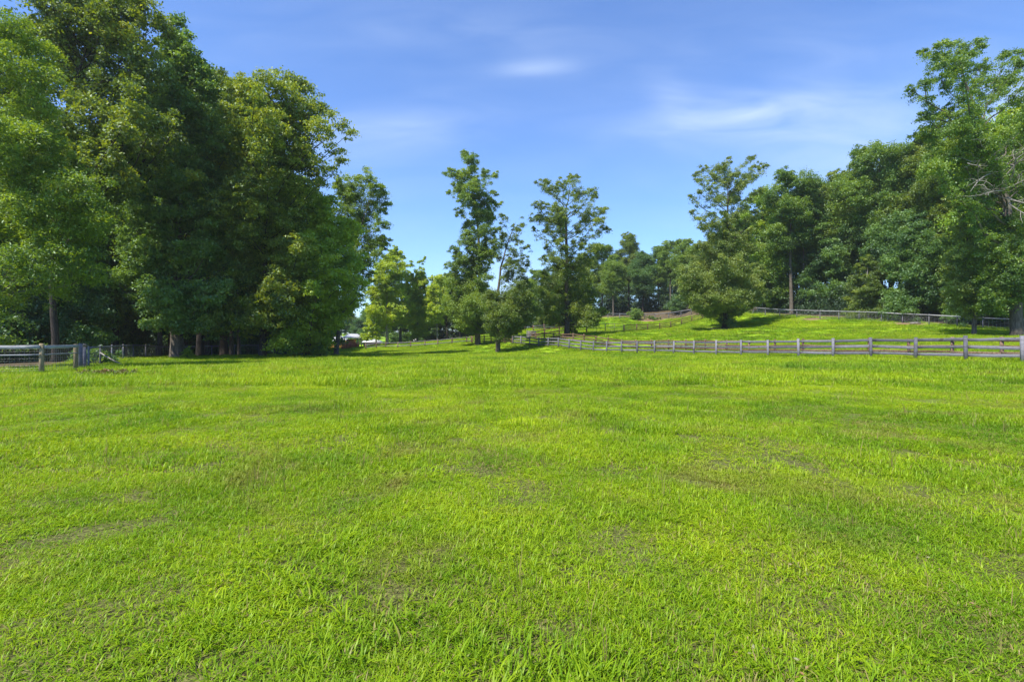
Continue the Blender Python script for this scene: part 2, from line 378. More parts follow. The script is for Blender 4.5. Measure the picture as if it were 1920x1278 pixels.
# ------------------------------------------------------------ grass
def blade_patch(rng, n, rad, hmin, hmax, w, droop, dry_p, rosette=0, stalks=0, fac=1.0):
    """one patch of n blades; each blade a curved tapered strip"""
    r = rad*np.sqrt(rng.random(n)); a = rng.random(n)*2*math.pi
    bx, by = r*np.cos(a), r*np.sin(a)
    # blades gather in small tufts
    nt = max(3, n//14); tx, ty = rad*np.sqrt(rng.random(nt))*np.cos(q := rng.random(nt)*6.283), None
    tr_ = rad*np.sqrt(rng.random(nt)); tx = tr_*np.cos(q); ty = tr_*np.sin(q); k = rng.integers(0, nt, n); g = rng.random(n) < .65
    bx = np.where(g, tx[k]+rng.normal(0, rad*.055, n), bx); by = np.where(g, ty[k]+rng.normal(0, rad*.055, n), by)
    tuft_h = .7+.6*rng.random(nt)
    h = (hmin+(hmax-hmin)*rng.random(n)**1.6)*np.where(g, tuft_h[k], .8)
    yaw = np.where(g, np.arctan2(by-ty[k], bx-tx[k])+rng.normal(0, .8, n), rng.random(n)*6.283)
    lean = droop*(.3+rng.random(n)*1.1); ww = w*(.6+.8*rng.random(n))
    dx, dy = np.cos(yaw), np.sin(yaw); sx, sy = -dy, dx
    P = []; hg = []
    for t, wf in ((0, .7), (.4, 1.0), (.75, .7), (1, 0.08)):
        ang = lean*t
        out = h*np.sin(ang)*t*.9; up = h*t*np.cos(ang*.75)
        cx = bx+dx*out; cy = by+dy*out
        for s in (-1, 1):
            P.append(np.stack([cx+s*sx*ww*wf*.5, cy+s*sy*ww*wf*.5, up], -1)); hg.append(np.full(n, t))
    V = np.stack(P, 1)            # n,8,3
    base = np.arange(n)[:, None]*8
    fs = np.stack([base+np.array([2*k, 2*k+1, 2*k+3, 2*k+2]) for k in range(3)], 1).reshape(-1, 4)
    tone = np.clip(rng.normal(.5, .2, n)+np.where(g, (tuft_h[k]-1)*.35, -.1), 0, 1); dry = (rng.random(n) < dry_p)*rng.uniform(.5, 1, n)
    T = np.repeat(tone, 8); D = np.repeat(dry, 8); H = np.stack(hg, 1).ravel()
    V = V.reshape(-1, 3)
    if rosette:   # broad weed leaves
        nr = rosette; rr = rad*np.sqrt(rng.random(nr)); ra = rng.random(nr)*6.283; cx = rr*np.cos(ra); cy = rr*np.sin(ra)
        EV = []; EF = []; et = []; o = len(V)
        for i in range(nr):
            m = rng.integers(4, 7); s = rng.uniform(.006, .012)*fac; hh = rng.uniform(.01, .04)*fac; tt = rng.uniform(.55, 1)
            for j in range(m):
                an = j*6.283/m+rng.uniform(-.3, .3); c, sn = math.cos(an), math.sin(an); l = s*rng.uniform(1.3, 2.2)
                EV += [(cx[i], cy[i], hh), (cx[i]+c*l*.55-sn*s*.5, cy[i]+sn*l*.55+c*s*.5, hh+s*.5), (cx[i]+c*l, cy[i]+sn*l, hh+s*.2), (cx[i]+c*l*.55+sn*s*.5, cy[i]+sn*l*.55-c*s*.5, hh+s*.5)]
                EF.append([o, o+1, o+2, o+3]); o += 4; et += [tt]*4
        V = np.vstack([V, EV]); fs = np.vstack([fs, EF]); T = np.concatenate([T, et]); D = np.concatenate([D, np.zeros(len(et))]); H = np.concatenate([H, np.ones(len(et))])
    return mesh_np('turf_patch', V, fs.ravel(), np.full(len(fs), 4), [BLADE], {'tone': T, 'dry': D, 'hgt': H})

def patch_collection(name, meshes):
    c = bpy.data.collections.new(name)
    for i, me in enumerate(meshes):
        o = bpy.data.objects.new('%s_%02d' % (name, i), me); c.objects.link(o)
    return c
def scatter(name, x, y, z, rot, scl, hs, idx, coll):
    n = len(x); me = bpy.data.meshes.new(name); me.vertices.add(n)
    me.vertices.foreach_set('co', np.stack([x, y, z], -1).astype(np.float32).ravel())
    for k, v, ty in (('rot', rot, 'FLOAT'), ('scl', scl, 'FLOAT'), ('hs', hs, 'FLOAT'), ('idx', idx, 'INT')):
        a = me.attributes.new(k, ty, 'POINT'); a.data.foreach_set('value', np.asarray(v, dtype=np.float32 if ty == 'FLOAT' else np.int32))
    o = link(name, me)
    g = bpy.data.node_groups.new(name, 'GeometryNodeTree')
    g.interface.new_socket('Geometry', in_out='INPUT', socket_type='NodeSocketGeometry'); g.interface.new_socket('Geometry', in_out='OUTPUT', socket_type='NodeSocketGeometry')
    N = g.nodes; L = g.links; gi = N.new('NodeGroupInput'); go = N.new('NodeGroupOutput')
    iop = N.new('GeometryNodeInstanceOnPoints'); ci = N.new('GeometryNodeCollectionInfo')
    ci.inputs['Collection'].default_value = coll; ci.inputs['Separate Children'].default_value = True; ci.inputs['Reset Children'].default_value = True
    def na(nm, ty):
        q = N.new('GeometryNodeInputNamedAttribute'); q.data_type = ty; q.inputs['Name'].default_value = nm; return q.outputs['Attribute']
    cr = N.new('ShaderNodeCombineXYZ'); L.new(na('rot', 'FLOAT'), cr.inputs[2])
    cs = N.new('ShaderNodeCombineXYZ'); s = na('scl', 'FLOAT'); L.new(s, cs.inputs[0]); L.new(s, cs.inputs[1]); L.new(na('hs', 'FLOAT'), cs.inputs[2])
    L.new(gi.outputs[0], iop.inputs['Points']); L.new(ci.outputs[0], iop.inputs['Instance']); iop.inputs['Pick Instance'].default_value = True
    L.new(na('idx', 'INT'), iop.inputs['Instance Index']); L.new(cr.outputs[0], iop.inputs['Rotation']); L.new(cs.outputs[0], iop.inputs['Scale'])
    L.new(iop.outputs[0], go.inputs[0])
    md = o.modifiers.new('scatter', 'NODES'); md.node_group = g
    return o
def sector(rng, d0, d1, dens, wid=1.12):
    """points on the ground in front of and beside the viewer"""
    A = wid*(d1*d1-d0*d0)+2*2.5*(d1-d0); n = int(A*dens)
    y = np.sqrt(d0*d0+rng.random(n)*(d1*d1-d0*d0)); x = (rng.random(n)*2-1)*(y*wid+2.5)
    return x, y
def vnoise(x, y, s, seed):
    """cheap smooth value noise"""
    r = np.random.default_rng(seed); G = r.random((64, 64)); u = x/s; v = y/s
    i = np.floor(u).astype(int); j = np.floor(v).astype(int); fu = u-i; fv = v-j; fu = fu*fu*(3-2*fu); fv = fv*fv*(3-2*fv)
    g = lambda a, b: G[a % 64, b % 64]
    return (g(i, j)*(1-fu)+g(i+1, j)*fu)*(1-fv)+(g(i, j+1)*(1-fu)+g(i+1, j+1)*fu)*fv
def build_grass():
    rng = np.random.default_rng(5)
    nearp = [blade_patch(rng, 560, .25, .018, .07, .0042, 1.6, .05, 1) for _ in range(7)]
    nearp += [blade_patch(rng, 760, .27, .018, .055, .0036, 2.3, .38, 1) for _ in range(2)]
    nearp += [blade_patch(rng, 300, .22, .04, .105, .0065, 1.3, .03, 0) for _ in range(2)]
    nearp += [blade_patch(rng, 300, .2, .01, .045, .004, 1.5, .1, 9)]
    nearp += [blade_patch(rng, 26, .16, .10, .2, .003, .35, .5, 0)]
    c1 = patch_collection('near_turf', nearp)
    tallp = [blade_patch(rng, 420, .34, .05, .13, .006, .95, .05, 0) for _ in range(4)]
    c2 = patch_collection('tall_turf', tallp)
    farp = [blade_patch(rng, 360, .34, .03, .085, .011, 1.2, .04, 0) for _ in range(4)]
    c3 = patch_collection('far_turf', farp)
    def zone(name, d0, d1, dens, coll, kind, s0, label):
        x, y = sector(rng, d0, d1, dens)
        w = wood_mask(x, y); mu = mulch_mask(x, y); n1 = vnoise(x, y, 1.3, 3)*.5+vnoise(x, y, .5, 4)*.3+vnoise(x, y, 4.1, 9)*.2
        keep = (rng.random(len(x)) > w*1.0) & (rng.random(len(x)) > np.clip(mu*1.3, 0, .93))
        bare = np.clip((vnoise(x, y, .55, 21)*.5+vnoise(x, y, .2, 22)*.5-.62)*4.5, 0, .7)*np.clip((x/np.maximum(y, 1)+.35)*1.1, .05, 1)
        if kind == 'near': bare *= np.clip((11-y)/5, .12, 1); keep &= rng.random(len(x)) > bare*.45
        bare = bare[keep]
        x, y, n1 = x[keep], y[keep], n1[keep]; n = len(x)
        z = zg_arr(x, y)-.004
        s = s0*rng.uniform(.8, 1.25, n)
        hs = s*(.35+1.25*n1**1.2)*rng.uniform(.8, 1.2, n)
        if kind == 'near':
            q = rng.random(n)
            idx = rng.integers(0, 7, n); b = vnoise(x, y, 1.1, 31)*.6+vnoise(x, y, .4, 32)*.4-.10*np.clip((x/np.maximum(y, 1)-.1)*2, 0, 1); idx = np.where(((b < .32) & (q < .6)) | (rng.random(n) < bare*1.6), rng.integers(7, 9, n), idx)
            idx = np.where((b > .70) & (q < .4), rng.integers(9, 11, n), idx); idx = np.where((vnoise(x, y, .8, 55) > .70) & (q > .45), 11, idx); idx = np.where(rng.random(n) < .035, 12, idx)
        else: idx = rng.integers(0, 4, n)
        o = scatter(name, x, y, z, rng.random(n)*6.283, s, hs, idx, coll)
        tag(o, label, None, None, 'stuff')
    zone('short_grass', 1.3, 5.5, 34, c1, 'near', 1.0, 'short bright lawn grass right in the foreground')
    zone('short_grass', 5.5, 15, 17, c1, 'near', 1.35, 'short patchy pasture grass across the middle of the field')
    zone('tall_grass', 15, 47, 5.5, c2, 'tall', 1.7, 'taller upright pasture grass in front of the board fence')
    zone('hill_grass', 47, 118, 1.6, c3, 'far', 2.3, 'bright yellow green grass over the far field and hill')
build_grass()

# ------------------------------------------------------------ trees
def leaves_np(rng, cen, rad, n_per, size, aspect=.5, flat=.6, droop=.25, tone_c=None, tilt=.75):
    """leaf cards round sub-clump centres; returns V, tone"""
    m = len(cen); N = m*n_per
    c = np.repeat(cen, n_per, 0); r = np.repeat(rad, n_per)
    p = rng.normal(0, .48, (N, 3)); p *= r[:, None]; p[:, 2] *= flat; p[:, 2] -= droop*(p[:, 0]**2+p[:, 1]**2)/np.maximum(r, .1)
    P = c+p
    yaw = rng.random(N)*6.283; pit = rng.normal(-.15, tilt, N); rol = rng.normal(0, tilt, N)
    cy, sy = np.cos(yaw), np.sin(yaw); cp, sp = np.cos(pit), np.sin(pit)
    D = np.stack([cy*cp, sy*cp, sp], -1); S = np.stack([-sy, cy, np.zeros(N)], -1); U = np.cross(D, S)
    cr, sr = np.cos(rol)[:, None], np.sin(rol)[:, None]; S2 = S*cr+U*sr; U2 = U*cr-S*sr
    L = (size*rng.uniform(.65, 1.35, N))[:, None]; Wd = L*aspect
    v0 = P-D*L*.5; v2 = P+D*L*.5; v1 = P+S2*Wd*.5+U2*Wd*.18; v3 = P-S2*Wd*.5+U2*Wd*.18
    V = np.stack([v0, v1, v2, v3], 1).reshape(-1, 3)
    tc = rng.normal(.5, .16, m) if tone_c is None else tone_c
    t = np.clip(np.repeat(tc, n_per)+rng.normal(0, .13, N), 0, 1)
    return V, np.repeat(t, 4)
def crown_mesh(name, Vs, Ts, mat):
    V = np.concatenate(Vs); T = np.concatenate(Ts); n = len(V)//4; b = np.arange(n)[:, None]*4
    f = np.stack([b+np.array([0, 1, 2]), b+np.array([0, 2, 3])], 1).reshape(-1, 3)
    return mesh_np(name, V, f.ravel(), np.full(len(f), 3), [mat], {'tone': T})
def bez(a, b, c, n):
    t = np.linspace(0, 1, n)[:, None]; return (1-t)**2*a+2*t*(1-t)*b+t*t*c
DENS = 15; LEAFK = 1.0; NPK = 1.7
def grow(rng, trunk, r0, blobs, leaf, mat, bark, dens=1.0, n_per=42, aspect=.62, sub=None, twigs=5, limb=1.0, flat=.6, droop=.25, base_flare=1.5, tone_shift=None, tilt=.75, shell=.45, fill=1.0, rise=.75):
    """trunk: polyline (local); blobs: (x,y,z,r[,dens]). Returns trunk mesh, crown mesh"""
    trunk = np.asarray(trunk, float); mb = MB(); n_per = int(n_per*NPK)
    tt = np.linspace(0, 1, len(trunk)); ts = np.linspace(0, 1, 16)
    tp = np.stack([np.interp(ts, tt, trunk[:, k]) for k in range(3)], -1)
    tp[1:-1, :2] += rng.normal(0, r0*.12, (14, 2))
    rr = r0*(1-ts)**1.05*.95+r0*.05; rr[0] *= base_flare; rr[1] *= 1+(base_flare-1)*.15
    fl = tp[0]+(tp[1]-tp[0])*.18; tp = np.insert(tp, 1, fl, 0); rr = np.insert(rr, 1, r0*1.08); tp[0, 2] -= .3
    mb.tube(tp, rr, 12)
    top = tp[-1]; zt = tp[:, 2]
    Vs, Ts = [], []
    for bl in blobs:
        x, y, z, r = bl[:4]; bd = bl[4] if len(bl) > 4 else 1.0; c = np.array([x, y, z])
        # limb leaves the trunk lower than the clump it feeds
        i0 = np.argmin(np.abs(zt-z)); hd = math.hypot(x-tp[i0, 0], y-tp[i0, 1])
        za = min(max(z-rise*hd-.3*r, zt[0]+(zt[-1]-zt[0])*.10), zt[-1])
        a = np.array([np.interp(za, zt, tp[:, k]) for k in range(3)]); ra = np.interp(za, zt, rr)
        ln = np.linalg.norm(c-a)
        if ln > .3:
            midp = a*.45+c*.55+np.array([0, 0, -.10*ln])+rng.normal(0, .07*ln, 3)
            pl = bez(a, midp, c, 7); pl[1:-1] += rng.normal(0, .018*ln, (5, 3))
            rl = min(ra*.5, (.010+.009*ln)*limb); mb.tube(pl, np.linspace(rl, rl*.28, 7), 6, False)
        ns = max(4, int(dens*bd*DENS*max(r, .25)**1.75)); leaf_ = leaf*LEAFK
        u = rng.normal(0, 1, (ns, 3)); u /= np.linalg.norm(u, axis=1)[:, None]; q = rng.random(ns)**shell*rng.choice([1, 1, 1, 1.2, 1.45], ns)
        cen = c+u*(q*r)[:, None]*np.array([1, 1, .8])
        rs = (sub or max(.28, min(.95, r*.42)))*rng.uniform(.65, 1.3, ns)
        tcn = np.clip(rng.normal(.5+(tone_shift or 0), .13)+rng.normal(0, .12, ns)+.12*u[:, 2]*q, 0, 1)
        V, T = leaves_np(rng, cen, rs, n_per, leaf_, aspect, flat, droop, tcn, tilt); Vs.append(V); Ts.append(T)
        if ln > 1.3:      # leafy twigs along the outer part of the limb
            m_ = int(ln*2.2*bd*fill)
            if m_:
                q_ = np.interp(rng.uniform(.35, 1, m_)[:, None]*np.ones(3), np.linspace(0, 1, 7), np.arange(7)).astype(float)[:, 0]; i_ = np.minimum(q_.astype(int), 5); f_ = (q_-i_)[:, None]
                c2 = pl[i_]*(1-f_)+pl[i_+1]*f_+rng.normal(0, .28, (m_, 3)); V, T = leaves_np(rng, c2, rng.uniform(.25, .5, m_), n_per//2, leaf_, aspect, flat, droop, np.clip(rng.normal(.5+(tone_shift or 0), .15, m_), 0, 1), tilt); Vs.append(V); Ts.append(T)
        k = min(ns, twigs)
        for j in rng.choice(ns, k, replace=False):
            m2 = (c+cen[j])/2+rng.normal(0, .08*r, 3); mb.tube(bez(c, m2, cen[j], 4), np.linspace(.016*limb+.006*r, .006, 4), 4, False)
    return mb.mesh('trunk', bark, True), crown_mesh('crown', Vs, Ts, mat)
def place_tree(name, loc, rz, sc, meshes, label, cat='tree', group=None, parts=('trunk', 'crown')):
    e = empty(name, loc, rz); e.scale = sc if isinstance(sc, tuple) else (sc, sc, sc)
    for pn, me in zip(parts, meshes): link(pn, me, e)
    tag(e, label, cat, group); return e

def hero(name, seed, base, trunk_px, blobs_px, r0, leaf, mat, label, bark=BARK, zoom=None, depth_f=.9, extra=None, cat='tree', front=0.0, **kw):
    """base (px,py,d); trunk_px/blobs_px in photo pixels (or zoom=(scale,ox,oy))"""
    rng = np.random.default_rng(seed); px, py, d = base; x0 = WX(px, d); y0 = d; z0 = zg(x0, y0)
    cv = (lambda a, b: (a/zoom[0]+zoom[1], b/zoom[0]+zoom[2])) if zoom else (lambda a, b: (a, b))
    k = 1/(zoom[0] if zoom else 1)*d/F
    xs = [WX(cv(b[0], b[1])[0], d)-x0 for b in blobs_px]
    tr = [(0, 0, 0)]
    for a, b in trunk_px:
        a, b = cv(a, b); tr.append((WX(a, d)-x0, rng.normal(0, .25), WZ(b, d)-z0))
    T = np.array(tr)
    bl = []; sprays = []
    for b in blobs_px:
        a, c = cv(b[0], b[1]); r = b[2]*k; z = WZ(c, d)-z0; xx = WX(a, d)-x0
        tx = np.interp(z, T[:, 2], T[:, 0])
        # spread in depth so the crown is as deep as it is wide
        w = max(1.2, np.max(np.abs(np.array([WX(cv(q[0], q[1])[0], d)-x0 for q in blobs_px if abs(q[1]-b[1]) < 60*(zoom[0] if zoom else 1)])-tx)))
        lim = math.sqrt(max(0, w*w-(xx-tx)**2))*depth_f
        yy = rng.uniform(-1, 1-1.3*front)*lim; f = (d+yy)/d       # keep its own bearing at its own distance
        bl.append(((xx+x0)*f-x0, yy, (z+z0-CZ)*f+CZ-z0, r*f*(.86 if r > 1.2 else .95), b[3] if len(b) > 3 else 1.0))
        if r > 1.2:       # small sprays breaking the outline of the larger clumps
            for _ in range(3):
                an = rng.random()*6.283; q = bl[-1]; bl_ = (q[0]+math.cos(an)*r*1.0, q[1]+rng.normal(0, .5*r), q[2]+math.sin(an)*r*.85, r*rng.uniform(.28, .5), .9)
                sprays.append(bl_)
    ms = grow(rng, tr, r0, bl+sprays, leaf, LEAF[mat], bark, **kw)
    e = place_tree(name, (x0, y0, z0), 0, 1, ms, label, cat)
    return e

Z3 = (2.904, 760, 260); Z4 = (2.904, 1200, 260); Z5 = (1.879, 1500, 40)
# --- lone trees in the field
hero('field_tree', 11, (896, 644, 79), [(398, 950), (405, 750), (395, 500), (370, 300), (335, 120)], [
  (320, 85, 30, .8), (250, 180, 34, .6), (362, 115, 40, .8), (440, 180, 35, .6), (480, 200, 25, .6), (340, 190, 50, .9), (290, 280, 45, .7), (225, 190, 20, .5), (235, 285, 20, .5), (370, 260, 55, .9), (420, 330, 50, .8), (490, 290, 28, .6), (320, 330, 40, .6), (300, 400, 35, .6), (500, 350, 28, .5),
  (410, 410, 55, 1.1), (455, 440, 40, .8), (350, 470, 42, .8), (430, 500, 50, 1), (345, 560, 50, .8), (275, 600, 36, .7), (395, 600, 52, .8), (460, 620, 50, .8), (310, 670, 55), (500, 560, 40, .6), (270, 690, 40, .7), (400, 700, 60), (440, 760, 45, .6),
  (265, 780, 60), (350, 810, 80), (290, 890, 80), (400, 890, 85, 1.1), (330, 970, 75), (430, 960, 70), (300, 1000, 40, .8), (380, 1030, 40), (440, 1030, 30)],
  .42, .165, 'mid', 'tall narrow tree beside the thin forked one, pale dense patch halfway up its crown', zoom=Z3, dens=1.6, n_per=66, fill=1.6, tone_shift=.05)
hero('field_tree', 12, (934, 651, 66), [(505, 1000), (500, 850), (520, 700), (560, 560), (600, 450)], [
  (530, 420, 25, .5), (590, 480, 26, .5), (640, 465, 22, .5), (600, 540, 24, .4), (550, 590, 26, .5), (640, 650, 32, .6), (590, 710, 36, .6), (660, 590, 18, .4), (520, 480, 26, .5), (470, 560, 22, .5), (540, 700, 28, .5), (670, 680, 20, .5), (500, 640, 26, .5), (640, 720, 28, .6), (600, 620, 24, .4), (520, 540, 26, .6), (620, 500, 22, .5), (555, 520, 24, .6), (570, 650, 26, .6), (620, 560, 24, .6), (600, 660, 24, .6), (560, 750, 30, .7),
  (650, 780, 50, .8), (690, 830, 40, .7), (600, 850, 72), (530, 870, 72), (460, 860, 60), (670, 900, 60, .9), (560, 940, 75), (490, 960, 60), (620, 980, 65), (540, 1020, 50), (470, 1010, 40, .8), (660, 970, 40, .8), (590, 1030, 40)],
  .30, .135, 'olive', 'thin forked tree with airy branches on top and dense leaves hanging low', zoom=Z3, limb=.8, dens=1.6, n_per=60, twigs=9, front=.4, fill=3)
hero('field_tree', 13, (1063, 634, 70), [(882, 950), (876, 700), (876, 500), (878, 380), (900, 260)], [
  (760, 235, 36, .8), (735, 245, 22, .7), (860, 245, 38, .8), (905, 210, 28, .7), (935, 200, 22, .7), (800, 275, 40, .8), (950, 295, 45, .9), (1010, 285, 35, .8), (900, 300, 30, .7), (1035, 310, 22, .6), (710, 350, 28, .8), (760, 370, 32, .8), (830, 385, 55, 1.1), (715, 430, 40), (780, 440, 50), (860, 440, 40, .9), (920, 380, 30, .7), (1010, 400, 42), (1075, 390, 34, .9), (1085, 490, 30), (1045, 450, 36), (980, 440, 36, .8), (700, 490, 22, .6), (770, 500, 24, .7), (940, 490, 30, .7),
  (770, 590, 26, .8), (745, 640, 24, .7), (920, 560, 30, .7), (960, 580, 34, .8), (1020, 600, 40, .9), (800, 650, 45), (830, 690, 40), (940, 650, 40, .9), (1060, 600, 30, .7), (990, 660, 40, .8), (760, 720, 40, .8),
  (860, 740, 60), (970, 740, 65), (790, 790, 65), (900, 820, 80), (990, 830, 60), (785, 870, 60), (880, 660, 45), (870, 600, 36, .8), (900, 700, 50), (830, 560, 26, .7), (860, 920, 80), (970, 930, 80), (1040, 960, 50), (740, 930, 45, .8), (800, 980, 55), (900, 1000, 60), (1000, 1000, 45), (1040, 1000, 24)],
  .40, .145, 'olive', 'spreading lone tree with tiered branches behind the board fences, dark bare foot of trunk', bark=BARK_DARK, zoom=Z3, dens=1.3, n_per=56, twigs=7, fill=1.8)
hero('field_tree', 14, (1360, 615, 68), [(470, 900), (475, 700), (470, 500), (468, 380), (480, 250)], [
  (495, 110, 26, .6), (350, 160, 28, .6), (430, 165, 40, .8), (470, 150, 32, .7), (400, 205, 35, .7), (600, 105, 28, .6), (640, 150, 30, .7), (600, 200, 35, .7), (325, 225, 28, .6), (268, 310, 16, .6), (320, 290, 18, .6), (380, 260, 30, .6), (460, 240, 42, .8), (550, 240, 35, .7), (510, 190, 34, .7), (640, 290, 35, .7), (530, 320, 32, .6), (480, 330, 36, .7), (430, 310, 26, .5), (590, 330, 26, .6), (680, 150, 12, .6), (300, 190, 16, .5),
  (285, 395, 18, .7), (325, 440, 22, .7), (385, 405, 26, .7), (355, 485, 28, .8), (410, 480, 22, .6), (545, 460, 34, .8), (600, 440, 34, .8), (640, 400, 28, .7), (465, 400, 22, .9), (470, 460, 22, .9), (478, 520, 26, 1),
  (410, 545, 42), (480, 550, 50), (550, 545, 48), (620, 590, 42, .8), (600, 500, 30), (400, 460, 26), (520, 420, 28, .8), (430, 330, 30, .8), (510, 270, 32, .8), (360, 590, 55), (450, 590, 70), (540, 610, 65), (320, 680, 65), (400, 690, 85), (510, 690, 85), (590, 700, 60), (280, 770, 70), (370, 790, 85), (470, 800, 90), (570, 800, 75), (610, 780, 45), (310, 860, 60), (470, 500, 34), (430, 520, 34, .8), (520, 510, 34, .8), (470, 440, 30), (400, 860, 75), (500, 865, 80), (590, 850, 60), (650, 820, 50), (640, 740, 50), (250, 810, 45), (350, 925, 36), (440, 932, 36), (530, 928, 36), (285, 850, 60), (370, 880, 60), (440, 885, 60), (520, 880, 60), (600, 850, 60), (640, 870, 40, .8), (260, 850, 40)],
  .42, .145, 'pale', 'lone tree on the hillside with a thin open top and full rounded lower crown', bark=BARK_DARK, zoom=Z4, dens=1.4, n_per=60, tone_shift=.12, fill=2.5)
# --- right edge trees
T5 = hero('tall_tree', 15, (1907, 631, 43), [(745, 850), (722, 650), (690, 480), (640, 370), (600, 250), (570, 160)], [
  (470, 95, 32, .8), (430, 108, 20, .7), (530, 85, 30, .8), (600, 90, 34, .9), (645, 85, 24, .8), (500, 150, 36, .8), (570, 150, 40, .9), (640, 160, 34, .8), (395, 240, 22, .7), (440, 215, 28, .8), (500, 210, 36, .8), (560, 210, 32, .7), (630, 220, 32, .7), (700, 215, 28, .7), (738, 195, 26, .7), (780, 110, 26, .8), (765, 150, 20, .7), (720, 120, 12, .6), (590, 270, 32, .7), (530, 310, 34, .8), (440, 335, 28, .8), (470, 320, 24, .8), (600, 325, 40, .8), (480, 375, 40), (560, 380, 50), (420, 400, 30, .8), (500, 440, 50), (640, 430, 50), (560, 480, 55), (480, 510, 45), (620, 530, 50), (700, 400, 45), (540, 570, 40, .8),
  (650, 610, 50), (690, 690, 50), (640, 700, 45), (720, 770, 55), (770, 700, 50), (670, 790, 50), (680, 850, 60), (740, 900, 60), (650, 920, 55), (700, 980, 55), (770, 950, 50), (780, 850, 60), (650, 1000, 40), (740, 560, 40, .7), (790, 620, 50), (760, 1010, 30), (790, 780, 50), (830, 900, 50), (840, 700, 60), (830, 480, 60), (860, 350, 60), (820, 260, 40), (850, 150, 30)],
  .40, .135, 'mid', 'tall leaning tree at the right edge with bare grey twigs halfway up its trunk', zoom=Z5, dens=1.3, n_per=66, fill=2, bark=BARK, depth_f=.8, front=.15)
def dead_branches():
    rng = np.random.default_rng(3); mb = MB(); d = 42.0; x0, y0, z0 = T5.location
    def q(a, b, dy=0): a = a/Z5[0]+Z5[1]; b = b/Z5[0]+Z5[2]; return np.array([WX(a, d+dy)-x0, d+dy-y0, WZ(b, d+dy)-z0])
    mains = [((712, 560), (790, 460), (860, 440)), ((705, 540), (650, 520), (600, 600)), ((720, 600), (690, 590), (630, 615)), ((715, 580), (700, 470), (640, 440)), ((730, 620), (790, 650), (860, 640)), ((740, 560), (770, 500), (750, 430)),
             ((700, 500), (640, 480), (590, 500)), ((725, 590), (800, 560), (850, 520)), ((735, 640), (780, 680), (850, 700))]
    for a, b, c in mains:
        dy = rng.uniform(-3.6, -2.4); P = bez(q(*a, -.5), q(*b, dy*.6), q(*c, dy), 8); mb.tube(P, np.linspace(.07, .015, 8), 5, False)
        for k in range(7):
            i = rng.integers(2, 8); s = P[i]; e = s+rng.normal(0, .75, 3)+(P[-1]-P[0])*.12; m = (s+e)/2+rng.normal(0, .15, 3); Q = bez(s, m, e, 5)
            mb.tube(Q, np.linspace(.028, .008, 5), 4, False)
            for _ in range(3):
                i2 = rng.integers(1, 5); mb.tube(bez(Q[i2], Q[i2]+rng.normal(0, .2, 3), Q[i2]+rng.normal(0, .5, 3), 4), np.linspace(.012, .005, 4), 4, False)
    mb.build('dead_branches', BARK_PALE, T5, True)
dead_branches()
hero('edge_tree', 16, (1826, 630, 45), [(612, 1000), (605, 850), (590, 700), (580, 600)], [
  (560, 640, 32, .9), (590, 690, 34, .9), (565, 740, 38), (600, 760, 36), (555, 810, 38), (600, 840, 40), (550, 870, 40), (590, 910, 45), (550, 940, 38), (600, 970, 42), (560, 1000, 34), (630, 1010, 34), (600, 1030, 25), (535, 900, 30), (540, 840, 28), (630, 900, 36), (560, 590, 28, .8), (545, 780, 28), (600, 800, 36), (545, 960, 30)],
  .17, .15, 'pale', 'slim pale leaved tree with hanging foliage just left of the leaning tree', zoom=Z5, dens=1.9, n_per=46, tone_shift=.22, front=.4)
# --- left wood heroes
hero('near_tree', 21, (-90, 690, 25), [(-60, 560), (-70, 300), (-60, 60), (-50, -100)], [
  (20, 50, 42), (60, 90, 45), (30, 120, 45), (80, 140, 32, .8), (10, 180, 45), (60, 200, 40), (90, 250, 30, .8), (30, 260, 50), (80, 310, 40), (30, 330, 50), (120, 320, 42), (160, 345, 38), (180, 375, 30), (110, 380, 44), (50, 390, 40, .8), (190, 410, 28), (150, 420, 40), (90, 440, 38), (30, 470, 34, .8), (120, 480, 36), (160, 470, 30), (170, 510, 26), (10, 540, 26), (25, 555, 16), (5, 640, 16), (-30, 400, 60), (-30, 250, 60), (-30, 100, 60), (-40, 560, 40), (120, 530, 30, .8), (60, 500, 30, .7)],
  .45, .15, 'mid', 'nearest light green tree with feathery leaves hanging in at the left edge', aspect=.36, n_per=62, dens=1.7, droop=.5, flat=.5, depth_f=.45, twigs=4, sub=.5, tilt=.6, rise=.25, limb=.7, tone_shift=.0)
hero('tall_tree', 22, (104, 676, 36), [(106, 500), (120, 250), (180, 60), (200, -60)], [
  (60, -20, 50, .8), (100, 20, 50, .8), (170, 25, 48, .8), (230, 15, 44, .8), (280, 30, 30, .8), (120, 80, 50), (190, 90, 50), (250, 75, 40), (300, 45, 22, .7), (320, 55, 16, .7), (150, 150, 50), (220, 150, 48), (280, 130, 34, .9), (315, 142, 20, .8), (190, 215, 50), (250, 215, 44), (305, 230, 30, .8), (120, 230, 48), (320, 255, 20, .8), (230, 275, 40), (170, 290, 48), (270, 300, 34), (120, 330, 44), (210, 350, 44), (180, -40, 50), (260, -40, 40), (60, 60, 40), (60, 170, 50)],
  .22, .20, 'olive', 'huge olive green tree filling the top left corner, sky showing through gaps', n_per=38, dens=1.1, droop=.5, sub=.5, bark=BARK_DARK, depth_f=.6, front=.5, tone_shift=-.1)
